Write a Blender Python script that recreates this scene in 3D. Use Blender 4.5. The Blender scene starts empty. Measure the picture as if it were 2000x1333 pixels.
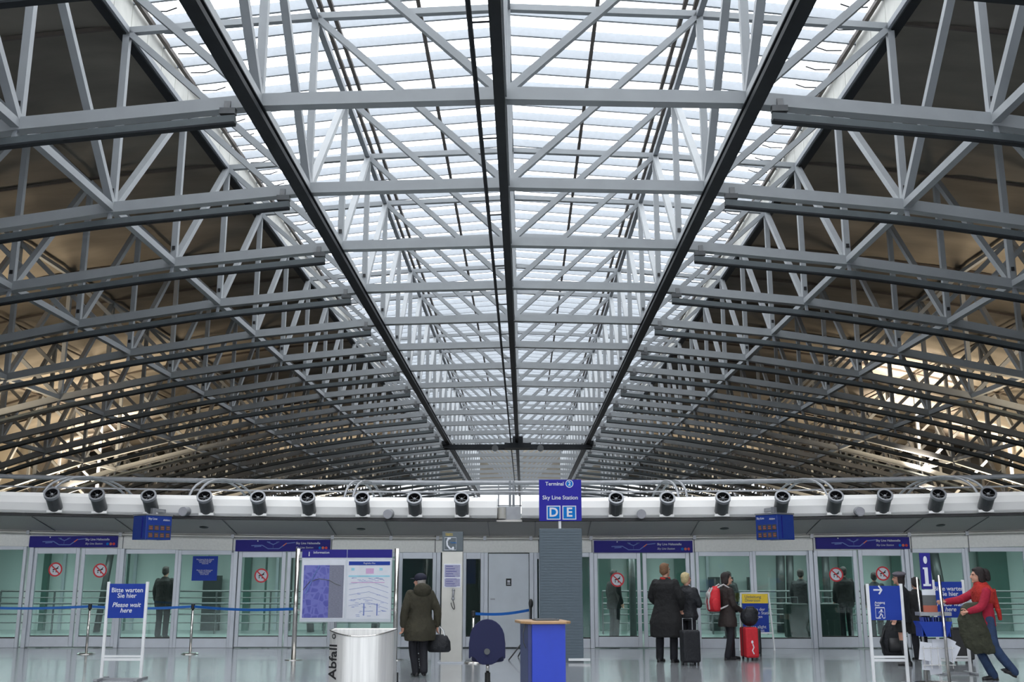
import bpy, bmesh, math, random
from mathutils import Vector, Matrix
random.seed(7)
sc = bpy.context.scene
COL = sc.collection
PI = math.pi
# ---------------------------------------------------------------- camera, world, light, exposure
F_PX, PITCH, YAW, EYE = 2037.7, 0.2187, 0.0108, 1.60
cam_d = bpy.data.cameras.new('camera'); cam = bpy.data.objects.new('camera', cam_d); COL.objects.link(cam)
cam_d.sensor_width = 36; cam_d.lens = 36 * F_PX / 2000; cam_d.clip_end = 600; cam_d.clip_start = 0.05
cam.location = (0, 0, EYE); cam.rotation_euler = (PI / 2 + PITCH, 0, YAW)
sc.camera = cam
w = bpy.data.worlds.new('overcast'); sc.world = w; w.use_nodes = True
bg = w.node_tree.nodes['Background']; bg.inputs[0].default_value = (0.955, 0.975, 1.0, 1); bg.inputs[1].default_value = 5.2
sc.view_settings.view_transform = 'Standard'; sc.view_settings.look = 'None'
sc.view_settings.gamma = 1; sc.view_settings.use_curve_mapping = False; sc.view_settings.exposure = -0.42
sc.cycles.max_bounces = 7; sc.cycles.diffuse_bounces = 4; sc.cycles.glossy_bounces = 3
sc.cycles.transparent_max_bounces = 12; sc.cycles.transmission_bounces = 2
sc.cycles.use_denoising = True; sc.cycles.sample_clamp_indirect = 6
sc.cycles.caustics_reflective = False; sc.cycles.caustics_refractive = False

H = 9.0                      # height of the lower roof chords above the eye, at the ridge
XC = -0.0412 * H             # the hall's centre line
KX = [0, .524, 1.039, 1.536, 2.022, 2.52, 3.03, 3.54]
KB = [1, .987, .935, .859, .760, .634, .465, .27]
KT = [1.512, 1.488, 1.447, 1.395, 1.325, 1.225, 1.10, .95]
def nx(k): return XC + (1 if k > 0 else -1) * KX[abs(k)] * H
def nb(k): return EYE + KB[abs(k)] * H
def nt(k): return EYE + KT[abs(k)] * H
def ny(n): return (2.099 + 0.494 * n - {0: .028, -1: .05, -2: .06}.get(n, 0)) * H
N0, N1, KM = -2, 23, 7
YW = 23.5                    # station front

def area(name, loc, rot, sx, sy, power, col, spread=PI):
    l = bpy.data.lights.new(name, 'AREA'); l.shape = 'RECTANGLE'; l.size = sx; l.size_y = sy; l.energy = power; l.color = col; l.spread = spread
    o = bpy.data.objects.new(name, l); COL.objects.link(o); o.location = loc; o.rotation_euler = rot
    return o
def spot(name, loc, target, power, col, ang, blend=.6, rad=.4):
    l = bpy.data.lights.new(name, 'SPOT'); l.energy = power; l.color = col; l.spot_size = ang; l.spot_blend = blend; l.shadow_soft_size = rad
    o = bpy.data.objects.new(name, l); COL.objects.link(o); o.location = loc
    o.rotation_euler = (Vector(target) - Vector(loc)).to_track_quat('-Z', 'Y').to_euler()
    return o
# warm uplighters standing in the hall beyond the station
for sx in (-1, 1):
    for i, (kx, yy, pw) in enumerate(((2.28, 4.2, 520), (2.78, 4.4, 420), (2.78, 6.2, 950), (2.3, 6.3, 520), (3.25, 7.4, 700), (2.5, 8.6, 1000), (2.0, 10.6, 1700))):
        area('uplighter', (XC + sx * kx * H, yy * H, EYE + .30 * H), (PI, 0, 0), 2, 2, pw, (1, .80, .55), 1.9)
for kx, yy, zz, pw in ((-3.0, 7.35, 1.02, 15000), (-3.35, 7.9, .95, 9000), (-2.75, 6.5, 1.12, 5000), (2.5, 6.3, 1.16, 15000), (2.75, 7.0, 1.10, 13000), (2.3, 6.0, 1.2, 5000), (3.35, 7.3, .9, 14000)):
    spot('floodlight', (XC + kx * H, yy * H, EYE + .34 * H), (XC + kx * 1.02 * H, (yy + .28) * H, EYE + zz * H), pw * 3.2, (1, .82, .64), .8, .8, .25)
# added area lights under the station ceiling, standing in for its window light
for i in range(6):
    area('station_fill_light', (-12.5 + i * 5, 27.2, 2.72), (0, 0, 0), 4.2, 1.4, 150, (.93, 1, .98))

# ---------------------------------------------------------------- pixel helper for placing measured things
_f = Vector((-math.sin(YAW) * math.cos(PITCH), math.cos(YAW) * math.cos(PITCH), math.sin(PITCH)))
_r = Vector((math.cos(YAW), math.sin(YAW), 0)); _u = _r.cross(_f)
def ray(x, y): return _f + _r * ((x - 1000) / F_PX) - _u * ((y - 666.5) / F_PX)
def at(x, y, Y):
    d = ray(x, y); return Vector((0, 0, EYE)) + d * (Y / d.y)
def zat(y, Y, x=1000): return at(x, y, Y).z
def xat(x, Y, y=1150): return at(x, y, Y).x
def ground(x, y):
    d = ray(x, y); return Vector((0, 0, EYE)) + d * (-EYE / d.z)
def camber(x): return 0.0011 * x * x

# ---------------------------------------------------------------- materials
def mat(name, col, rough=.5, metal=0, var=.06, scale=8, bump=0, bscale=60, spec=.5, emit=None, coat=0, aniso=None):
    m = bpy.data.materials.new(name); m.use_nodes = True; nt_ = m.node_tree; N = nt_.nodes; L = nt_.links
    b = N['Principled BSDF']; b.inputs['Roughness'].default_value = rough; b.inputs['Metallic'].default_value = metal
    b.inputs['Specular IOR Level'].default_value = spec; b.inputs['Coat Weight'].default_value = coat
    tc = N.new('ShaderNodeTexCoord')
    src = tc.outputs['Object']
    if aniso:
        mp = N.new('ShaderNodeMapping'); mp.inputs['Scale'].default_value = aniso; L.new(src, mp.inputs['Vector']); src = mp.outputs['Vector']
    n = N.new('ShaderNodeTexNoise'); n.inputs['Scale'].default_value = scale; n.inputs['Detail'].default_value = 4; L.new(src, n.inputs['Vector'])
    r = N.new('ShaderNodeMapRange'); r.inputs['From Min'].default_value = .3; r.inputs['From Max'].default_value = .7
    r.inputs['To Min'].default_value = 1 - var; r.inputs['To Max'].default_value = 1 + var; L.new(n.outputs['Fac'], r.inputs['Value'])
    mx = N.new('ShaderNodeVectorMath'); mx.operation = 'SCALE'; mx.inputs[0].default_value = col[:3]; L.new(r.outputs['Result'], mx.inputs['Scale'])
    L.new(mx.outputs['Vector'], b.inputs['Base Color'])
    if bump:
        n2 = N.new('ShaderNodeTexNoise'); n2.inputs['Scale'].default_value = bscale; n2.inputs['Detail'].default_value = 5; L.new(src, n2.inputs['Vector'])
        bp = N.new('ShaderNodeBump'); bp.inputs['Strength'].default_value = bump; bp.inputs['Distance'].default_value = .05
        L.new(n2.outputs['Fac'], bp.inputs['Height']); L.new(bp.outputs['Normal'], b.inputs['Normal'])
    if emit: b.inputs['Emission Color'].default_value = (*emit[0], 1); b.inputs['Emission Strength'].default_value = emit[1]
    return m
def glass(name, tint, gloss=.12, rough=.02):
    m = bpy.data.materials.new(name); m.use_nodes = True; N = m.node_tree.nodes; L = m.node_tree.links; N.clear()
    o = N.new('ShaderNodeOutputMaterial'); t = N.new('ShaderNodeBsdfTransparent'); t.inputs[0].default_value = (*tint, 1)
    g = N.new('ShaderNodeBsdfGlossy'); g.inputs['Roughness'].default_value = rough; g.inputs[0].default_value = (.95, 1, 1, 1)
    mx = N.new('ShaderNodeMixShader'); mx.inputs[0].default_value = gloss; L.new(t.outputs[0], mx.inputs[1]); L.new(g.outputs[0], mx.inputs[2])
    L.new(mx.outputs[0], o.inputs[0]); return m
def s(r, g, b):   # sRGB 0-255 to linear
    return tuple((c / 255 / 12.92) if c <= 10 else ((c / 255 + .055) / 1.055) ** 2.4 for c in (r, g, b))
M = {
 'steel': mat('painted_steel', (.315, .335, .352), .45, var=.05, scale=2),
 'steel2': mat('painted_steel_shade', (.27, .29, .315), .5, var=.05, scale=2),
 'rail': mat('dark_rail', (.018, .021, .025), .6, var=.15, scale=3, spec=.2),
 'track': mat('track_grey', (.095, .112, .12), .5, metal=.1, var=.1, scale=3),
 'bar': mat('glazing_bar', (.36, .39, .425), .5, var=.05),
 'purlin': mat('purlin_brown', (.10, .085, .075), .6),
 'upstand': mat('upstand_white', (.62, .62, .58), .6, var=.1, scale=2),
 'soffit': mat('soffit_fabric', (.175, .160, .138), .75, var=.22, scale=.35, bump=.5, bscale=.9, aniso=(1, 2.2, 1)),
 'seam': mat('soffit_seam', (.06, .055, .045), .8),
 'fascia': mat('white_fascia', (.92, .91, .89), .28, var=.03, scale=.6, coat=.2),
 'fgrey': mat('grey_soffit_panel', (.42, .405, .39), .6, var=.05, scale=40, spec=.25),
 'header': mat('light_header', (.86, .86, .82), .5, var=.05, scale=20),
 'alu': mat('door_aluminium', (.52, .55, .60), .38, metal=.35, var=.04, scale=4),
 'doorpanel': mat('metal_door', (.50, .54, .58), .4, metal=.3, var=.05, scale=3),
 'chrome': mat('brushed_steel', (.62, .60, .57), .22, metal=1, var=.05, scale=30),
 'white': mat('white_paint', (.78, .79, .80), .4, var=.03),
 'black': mat('black_plastic', (.012, .012, .014), .45, var=.2),
 'rubber': mat('black_rubber', (.02, .02, .02), .8),
 'dgrey': mat('dark_grey_metal', (.10, .105, .11), .35, metal=.4, var=.1),
 'mgrey': mat('mid_grey_metal', (.30, .31, .33), .4, metal=.4, var=.08),
 'blue': mat('sign_blue', s(34, 62, 155), .5, var=.03, spec=.2),
 'navy': mat('sign_indigo', s(42, 38, 130), .5, var=.03, spec=.2),
 'violet': mat('sign_violet_blue', s(42, 38, 155), .5, var=.03, spec=.2),
 'screenblue': mat('monitor_blue', s(36, 62, 142), .35, var=.05),
 'cyan': mat('cyan_mark', s(20, 118, 200), .6, spec=.1),
 'belt': mat('blue_belt', s(25, 95, 175), .6, var=.08, scale=30),
 'red': mat('prohibition_red', s(205, 30, 45), .45),
 'orange': mat('orange_mark', s(215, 110, 80), .5),
 'yellow': mat('sign_yellow', s(240, 205, 40), .45),
 'column': mat('slate_panel', s(84, 98, 108), .5, var=.05, scale=30, aniso=(1, 1, 12)),
 'deskblue': mat('desk_blue', s(45, 70, 190), .35, var=.03),
 'deskside': mat('desk_side', s(52, 60, 110), .4, var=.03),
 'wood': mat('desk_wood', s(176, 140, 100), .4, var=.15, scale=5, aniso=(1, 12, 12)),
 'chair': mat('navy_upholstery', s(32, 36, 72), .85, var=.08, scale=120, bump=.15, bscale=300),
 'beige': mat('phone_steel', (.55, .54, .50), .35, metal=.35, var=.05, scale=4),
 'slategrey': mat('phone_sign_grey', s(88, 98, 104), .45),
 'poster': mat('poster_lilac', s(150, 150, 178), .5, var=.1, scale=40),
 'binsteel': mat('bin_steel', (.86, .85, .83), .38, metal=.55, var=.12, scale=3, aniso=(9, 9, .35)),
 'paper': mat('paper_white', (.70, .72, .78), .6, var=.03),
 'printblue': mat('print_blue', s(105, 125, 190), .6),
 'backwall': mat('station_back_wall', (.55, .62, .61), .5, var=.22, scale=.6, aniso=(1, 1, .12)),
 'stationfloor': mat('station_floor', (.30, .38, .37), .3),
 'stationceil': mat('station_ceiling', (.45, .5, .5), .6),
 'skin': mat('skin', s(196, 148, 126), .5, var=.05, scale=20),
 'eye': mat('eye_dark', (.02, .015, .01), .2),
 'parka': mat('olive_parka', s(52, 49, 36), .85, var=.18, scale=9, bump=.5, bscale=14),
 'darktrouser': mat('dark_trousers', s(24, 25, 32), .85, var=.2, scale=9, bump=.3, bscale=18),
 'blackcoat': mat('black_coat', s(20, 20, 22), .85, var=.2, scale=8, bump=.4, bscale=12),
 'blackjacket': mat('black_jacket', s(23, 25, 31), .7, var=.2, scale=9, bump=.5, bscale=16),
 'browncoat': mat('dark_brown_coat', s(46, 38, 36), .85, var=.2, scale=9, bump=.4, bscale=14),
 'olivecoat': mat('draped_olive_coat', s(58, 60, 46), .85, var=.2, scale=9, bump=.6, bscale=14),
 'redscarf': mat('red_shawl', s(176, 44, 36), .9, var=.2, scale=25, bump=.5, bscale=40),
 'redshirt': mat('crimson_sweater', s(160, 24, 52), .85, var=.12, scale=15, bump=.3, bscale=30),
 'jeans': mat('blue_jeans', s(46, 66, 98), .85, var=.2, scale=14, bump=.3, bscale=60),
 'hairbrown': mat('light_brown_hair', s(122, 88, 62), .6, var=.25, scale=60, bump=.5, bscale=120),
 'hairblond': mat('blond_hair', s(205, 186, 140), .6, var=.2, scale=60, bump=.5, bscale=120),
 'hairdark': mat('dark_hair', s(36, 26, 26), .5, var=.3, scale=60, bump=.5, bscale=120),
 'hairgrey': mat('grey_hair', s(150, 145, 140), .6, var=.2, scale=60),
 'cap': mat('navy_cap', s(26, 28, 48), .8, var=.1),
 'beret': mat('grey_beret', s(96, 92, 100), .9, var=.15, scale=40, bump=.4, bscale=80),
 'redbag': mat('red_fabric', s(196, 34, 46), .7, var=.1, scale=30),
 'greybag': mat('light_grey_fabric', s(178, 176, 176), .7, var=.1, scale=30),
 'glove': mat('dark_glove', s(28, 28, 32), .8),
 'endglass': glass('gable_glass', (.62, .63, .64), .03),
 'skyglass': glass('skylight_glass', (.97, .985, 1.0), .03),
 'doorglass': glass('door_glass', (.83, .93, .91), .07),
 'darkglass': glass('dark_door_glass', (.42, .56, .54), .06),
 'floor': None,
}
def floor_mat():
    m = bpy.data.materials.new('polished_granite'); m.use_nodes = True; N = m.node_tree.nodes; L = m.node_tree.links; b = N['Principled BSDF']
    tc = N.new('ShaderNodeTexCoord'); v = N.new('ShaderNodeTexNoise'); v.inputs['Scale'].default_value = 40; v.inputs['Detail'].default_value = 6
    L.new(tc.outputs['Object'], v.inputs['Vector'])
    cr = N.new('ShaderNodeValToRGB'); cr.color_ramp.elements[0].position = .35; cr.color_ramp.elements[0].color = (.22, .23, .25, 1)
    cr.color_ramp.elements[1].position = .65; cr.color_ramp.elements[1].color = (.33, .345, .36, 1); L.new(v.outputs['Fac'], cr.inputs[0])
    br = N.new('ShaderNodeTexBrick'); br.offset = 0; br.inputs['Scale'].default_value = 1; br.inputs['Brick Width'].default_value = 1.2; br.inputs['Row Height'].default_value = 1.2
    br.inputs['Mortar Size'].default_value = .006; br.inputs['Color1'].default_value = (1, 1, 1, 1); br.inputs['Color2'].default_value = (.93, .94, .95, 1); br.inputs['Mortar'].default_value = (.6, .6, .6, 1)
    L.new(tc.outputs['Object'], br.inputs['Vector'])
    mx = N.new('ShaderNodeMix'); mx.data_type = 'RGBA'; mx.blend_type = 'MULTIPLY'; mx.inputs[0].default_value = 1
    L.new(cr.outputs[0], mx.inputs[6]); L.new(br.outputs[0], mx.inputs[7]); L.new(mx.outputs[2], b.inputs['Base Color'])
    n2 = N.new('ShaderNodeTexNoise'); n2.inputs['Scale'].default_value = 3; L.new(tc.outputs['Object'], n2.inputs['Vector'])
    r = N.new('ShaderNodeMapRange'); r.inputs['To Min'].default_value = .14; r.inputs['To Max'].default_value = .24; L.new(n2.outputs['Fac'], r.inputs['Value']); L.new(r.outputs[0], b.inputs['Roughness'])
    b.inputs['Specular IOR Level'].default_value = .9; b.inputs['Coat Weight'].default_value = .35; b.inputs['Coat Roughness'].default_value = .05
    return m
M['floor'] = floor_mat()

# ---------------------------------------------------------------- mesh helpers
class MB:
    def __init__(s_): s_.v = []; s_.f = []
    def add(s_, vs, fs):
        o = len(s_.v); s_.v += [tuple(v) for v in vs]; s_.f += [tuple(i + o for i in f) for f in fs]; return s_
    def box(s_, c, d, rot=None):
        c = Vector(c); x, y, z = d[0] / 2, d[1] / 2, d[2] / 2
        vs = [Vector((a * x, b * y, e * z)) for a in (-1, 1) for b in (-1, 1) for e in (-1, 1)]
        if rot is not None: vs = [rot @ v for v in vs]
        return s_.add([v + c for v in vs], [(0, 1, 3, 2), (4, 6, 7, 5), (0, 4, 5, 1), (2, 3, 7, 6), (0, 2, 6, 4), (1, 5, 7, 3)])
    def bb(s_, a, b):
        return s_.box([(a[i] + b[i]) / 2 for i in range(3)], [abs(b[i] - a[i]) for i in range(3)])
    def bar(s_, p, q, w, h, up=(0, 0, 1)):
        p, q = Vector(p), Vector(q); d = (q - p).normalized(); up = Vector(up)
        if abs(d.dot(up)) > .98: up = Vector((0, 1, 0))
        sx = d.cross(up).normalized(); uz = sx.cross(d).normalized()
        vs = []
        for e in (p, q):
            for a, b in ((-1, -1), (1, -1), (1, 1), (-1, 1)): vs.append(e + sx * a * w / 2 + uz * b * h / 2)
        return s_.add(vs, [(0, 3, 2, 1), (4, 5, 6, 7), (0, 1, 5, 4), (1, 2, 6, 5), (2, 3, 7, 6), (3, 0, 4, 7)])
    def tube(s_, pts, r, n=10, cap=True, flat=1.0):
        pts = [Vector(p) for p in pts]; rr = r if isinstance(r, (list, tuple)) else [r] * len(pts)
        base = len(s_.v); ref = None
        for i, p in enumerate(pts):
            d = (pts[min(i + 1, len(pts) - 1)] - pts[max(i - 1, 0)]).normalized()
            if ref is None: ref = Vector((0, 0, 1)) if abs(d.z) < .9 else Vector((1, 0, 0))
            a = d.cross(ref).normalized(); b = a.cross(d).normalized(); ref = b
            for j in range(n):
                t = 2 * PI * j / n; s_.v.append(tuple(p + a * math.cos(t) * rr[i] + b * math.sin(t) * rr[i] * flat))
        for i in range(len(pts) - 1):
            for j in range(n):
                k = (j + 1) % n; s_.f.append((base + i * n + j, base + i * n + k, base + (i + 1) * n + k, base + (i + 1) * n + j))
        if cap:
            s_.f.append(tuple(base + j for j in range(n))[::-1]); s_.f.append(tuple(base + (len(pts) - 1) * n + j for j in range(n)))
        return s_
    def loft(s_, secs, n=20):        # secs: (cx,cy,cz,rx,ry) horizontal superellipse rings
        base = len(s_.v)
        for (cx, cy, cz, rx, ry) in secs:
            for j in range(n):
                t = 2 * PI * j / n; c_, q = math.cos(t), math.sin(t)
                s_.v.append((cx + rx * math.copysign(abs(c_) ** .85, c_), cy + ry * math.copysign(abs(q) ** .85, q), cz))
        for i in range(len(secs) - 1):
            for j in range(n):
                k = (j + 1) % n; s_.f.append((base + i * n + j, base + i * n + k, base + (i + 1) * n + k, base + (i + 1) * n + j))
        s_.f.append(tuple(base + j for j in range(n))[::-1]); s_.f.append(tuple(base + (len(secs) - 1) * n + j for j in range(n)))
        return s_
    def ell(s_, c, r, n=16, m=10, rot=None):
        base = len(s_.v); c = Vector(c); vs = [Vector((0, 0, -r[2]))]
        for i in range(1, m):
            ph = -PI / 2 + PI * i / m
            for j in range(n):
                t = 2 * PI * j / n; vs.append(Vector((r[0] * math.cos(ph) * math.cos(t), r[1] * math.cos(ph) * math.sin(t), r[2] * math.sin(ph))))
        vs.append(Vector((0, 0, r[2]))); fs = []
        for j in range(n):
            k = (j + 1) % n; fs.append((0, 1 + k, 1 + j)); fs.append((len(vs) - 1, 1 + (m - 2) * n + j, 1 + (m - 2) * n + k))
            for i in range(m - 2): fs.append((1 + i * n + j, 1 + i * n + k, 1 + (i + 1) * n + k, 1 + (i + 1) * n + j))
        if rot is not None: vs = [rot @ v for v in vs]
        return s_.add([v + c for v in vs], fs)
    def prism(s_, outline, axis, d0, d1):   # outline of 2D points extruded; axis 'y': outline in xz, 'x': yz, 'z': xy
        n = len(outline)
        def P(p, d): return {'y': (p[0], d, p[1]), 'x': (d, p[0], p[1]), 'z': (p[0], p[1], d)}[axis]
        vs = [P(p, d0) for p in outline] + [P(p, d1) for p in outline]
        fs = [tuple(range(n)), tuple(range(2 * n - 1, n - 1, -1))] + [(i, i + n, (i + 1) % n + n, (i + 1) % n) for i in range(n)]
        return s_.add(vs, fs)
    def disc(s_, c, r, y0, y1, n=24, a0=0):   # disc facing -y
        return s_.prism([(c[0] + r * math.cos(2 * PI * i / n + a0), c[1] + r * math.sin(2 * PI * i / n + a0)) for i in range(n)], 'y', y0, y1)
    def ring(s_, c, r0, r1, y0, y1, n=28):
        b = len(s_.v)
        for i in range(n):
            t = 2 * PI * i / n
            for r, y in ((r0, y0), (r1, y0), (r1, y1), (r0, y1)): s_.v.append((c[0] + r * math.cos(t), y, c[1] + r * math.sin(t)))
        for i in range(n):
            j = (i + 1) % n
            for a in range(4): s_.f.append((b + i * 4 + a, b + i * 4 + (a + 1) % 4, b + j * 4 + (a + 1) % 4, b + j * 4 + a))
        return s_
    def build(s_, name, m, parent=None, smooth=False, bevel=0):
        me = bpy.data.meshes.new(name); me.from_pydata(s_.v, [], s_.f); me.update()
        bm = bmesh.new(); bm.from_mesh(me); bmesh.ops.recalc_face_normals(bm, faces=bm.faces); bm.to_mesh(me); bm.free()
        o = bpy.data.objects.new(name, me); COL.objects.link(o)
        me.materials.append(M[m] if isinstance(m, str) else m)
        if smooth:
            for p in me.polygons: p.use_smooth = True
        if bevel:
            md = o.modifiers.new('b', 'BEVEL'); md.width = bevel; md.segments = 2; md.limit_method = 'ANGLE'
        if parent is not None: o.parent = parent
        return o
def tag(o, label=None, cat=None, group=None, kind=None):
    if label: o['label'] = label
    if cat: o['category'] = cat
    if group: o['group'] = group
    if kind: o['kind'] = kind
    return o
def empty(name, loc, rz=0):
    o = bpy.data.objects.new(name, None); COL.objects.link(o); o.location = loc; o.rotation_euler = (0, 0, rz); o.empty_display_size = .2
    return o
def copy_tree(o, parent=None):
    c = o.copy(); COL.objects.link(c); c.parent = parent
    for ch in [x for x in list(CH.get(o.name, []))]: copy_tree(ch, c)
    return c
CH = {}
def index_children():
    CH.clear()
    for o in bpy.data.objects:
        if o.parent: CH.setdefault(o.parent.name, []).append(o)
def text(name, body, size, m, parent, loc, rz=0, align='CENTER', bold=.0, italic=0, rx=PI / 2, ry=0, ext=.002):
    c = bpy.data.curves.new(name, 'FONT'); c.body = body; c.size = size; c.align_x = align; c.align_y = 'CENTER'; c.extrude = ext
    c.offset = bold * size; c.shear = italic; c.resolution_u = 3; c.space_line = .85
    o = bpy.data.objects.new(name, c); COL.objects.link(o); c.materials.append(M[m]); 
    dg = bpy.context.evaluated_depsgraph_get(); me = bpy.data.meshes.new_from_object(o.evaluated_get(dg)); bpy.data.objects.remove(o); bpy.data.curves.remove(c)
    me.materials.clear(); me.materials.append(M[m]); me.name = name
    o = bpy.data.objects.new(name, me); COL.objects.link(o); o.location = loc; o.rotation_euler = (rx, ry, rz); o.parent = parent
    return o
ORD = 'nearest second third fourth fifth sixth seventh eighth ninth tenth eleventh twelfth thirteenth fourteenth fifteenth sixteenth seventeenth eighteenth nineteenth twentieth twenty-first twenty-second twenty-third twenty-fourth twenty-fifth farthest'.split()
def ordl(i, n): return 'farthest' if i == n - 1 else ORD[i]

# ================================================================ THE HALL
Y_END = ny(N1) + .6; Y_BACK = -14; XS = 3.62 * H
tag(MB().bb((XC - XS, Y_BACK, -.3), (XC + XS, Y_END + 1, 0)).build('floor', 'floor'), kind='structure')
tag(MB().bb((XC - XS, 31, .0), (XC + XS, Y_END, .02)).build('floor', mat('bounce_cut_floor', (.05, .05, .048), .7)), kind='structure')  # unseen dark sheet added to cut light bouncing up in the far hall
wall_m = mat('hall_wall', (.30, .27, .22), .7, var=.1, scale=1)
tag(MB().bb((XC - XS - .5, Y_BACK, 0), (XC - XS, Y_END, EYE + 1.02 * H)).build('wall_left', wall_m), kind='structure')
tag(MB().bb((XC + XS, Y_BACK, 0), (XC + XS + .5, Y_END, EYE + 1.02 * H)).build('wall_right', wall_m), kind='structure')
wb = MB(); wb.bb((XC - XS, Y_BACK - .5, 11.8), (XC + XS, Y_BACK, EYE + 1.7 * H)); wb.bb((XC - XS, Y_BACK - .5, 0), (XC + XS, Y_BACK, 3.2))
tag(wb.build('wall_back', mat('hall_back_wall', (.25, .25, .24), .7, var=.3, scale=.4)), kind='structure')
wbk = MB()
for i in range(-16, 17): wbk.bb((XC + i * 2 - .06, Y_BACK - .3, 3.2), (XC + i * 2 + .06, Y_BACK - .1, 11.8))
for j in range(4): wbk.bb((XC - XS, Y_BACK - .3, 3.2 + 2.82 * j), (XC + XS, Y_BACK - .1, 3.35 + 2.82 * j))
wbk = tag(wbk.build('window_back_unseen', 'steel2'), kind='structure')  # unseen glazing behind the camera, put in to light the station front
MB().bb((XC - XS, Y_BACK - .22, 3.2), (XC + XS, Y_BACK - .2, 11.8)).build('pane', 'skyglass', wbk)
# far gable: solid above, glazed below
g = tag(MB().prism([(XC - XS, EYE + 1.14 * H), (XC + XS, EYE + 1.14 * H), (XC + XS, EYE + 1.3 * H), (XC + 1.04 * H, EYE + 1.56 * H), (XC, EYE + 1.68 * H), (XC - 1.04 * H, EYE + 1.56 * H), (XC - XS, EYE + 1.3 * H)], 'y', Y_END, Y_END + .5).build('wall_far', wall_m), kind='structure')
gw = MB()
for i in range(-13, 14): gw.bb((XC + i * 2.5 - .06, Y_END - .1, 0), (XC + i * 2.5 + .06, Y_END + .1, EYE + 1.14 * H))
for j in range(9): gw.bb((XC - XS, Y_END - .1, 1.3 * j), (XC + XS, Y_END + .1, 1.3 * j + .12))
gw = tag(gw.build('window_1', 'steel2'), kind='structure')
MB().bb((XC - XS, Y_END - .02, 0), (XC + XS, Y_END, EYE + 1.14 * H)).build('pane', 'endglass', gw)

def interp(tab, x):
    x = abs(x)
    for i in range(len(KX) - 1):
        if x <= KX[i + 1]:
            t = (x - KX[i]) / (KX[i + 1] - KX[i]); return tab[i] * (1 - t) + tab[i + 1] * t
    return tab[-1] + (tab[-1] - tab[-2]) / (KX[-1] - KX[-2]) * (x - KX[-1])
# fabric soffits either side of the skylight
for side, nm in ((-1, 'left'), (1, 'right')):
    v, f = [], []; NXs = 130; ny0 = (Y_BACK / H - 2.099) / .494; NYs = 600
    for j in range(NYs + 1):
        n_ = ny0 + (N1 + .15 - ny0) * j / NYs
        for i in range(NXs + 1):
            x = 1.039 + (3.66 - 1.039) * i / NXs
            kk = 0
            for q in range(len(KX) - 1):
                if x <= KX[q + 1]: kk = q + (x - KX[q]) / (KX[q + 1] - KX[q]); break
            else: kk = 7
            fk = kk - round(kk); fn = n_ - round(n_); rr_ = math.hypot(fk, fn); th = math.atan2(fn, fk)
            pil = (abs(math.sin(PI * kk)) * abs(math.sin(PI * n_)) * .014 + min(rr_, .25) * .035 + .007 * math.exp(-(rr_ - .12) ** 2 / .02) * abs(math.sin(7 * th + round(kk) * 1.3 + round(n_) * 2.1))) * min(1, i / 6)
            v.append((XC + side * x * H, ny(n_), EYE + (interp(KT, x) + .014 + pil) * H))
    for j in range(NYs):
        for i in range(NXs):
            a = j * (NXs + 1) + i; f.append((a, a + 1, a + NXs + 2, a + NXs + 1))
    b = MB(); b.add(v, f); c = b.build('ceiling', 'soffit', smooth=True)
    tag(c, 'brown fabric-like roof soffit on the %s side of the skylight' % nm, kind='structure')
    md = c.modifiers.new('t', 'SOLIDIFY'); md.thickness = .3; md.offset = 1
    # skylight upstand: white panels on a dark curb beam
    u = empty('trim_%d' % (1 if side < 0 else 2), (0, 0, 0)); tag(u, kind='structure')
    xk = XC + side * 1.039 * H
    up = MB()
    y = Y_BACK
    while y < Y_END - .1:
        y2 = min(y + 1.1, Y_END); up.bb((xk - .05, y + .015, nt(2) + .06), (xk + .05, y2 - .015, EYE + 1.555 * H)); y = y2
    up.build('panel', 'upstand', u)
    MB().bb((xk - .12 + side * .12, Y_BACK, nt(2) - .12), (xk + .12 + side * .12, Y_END, nt(2) + .1)).build('curb_beam', 'rail', u)

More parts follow.
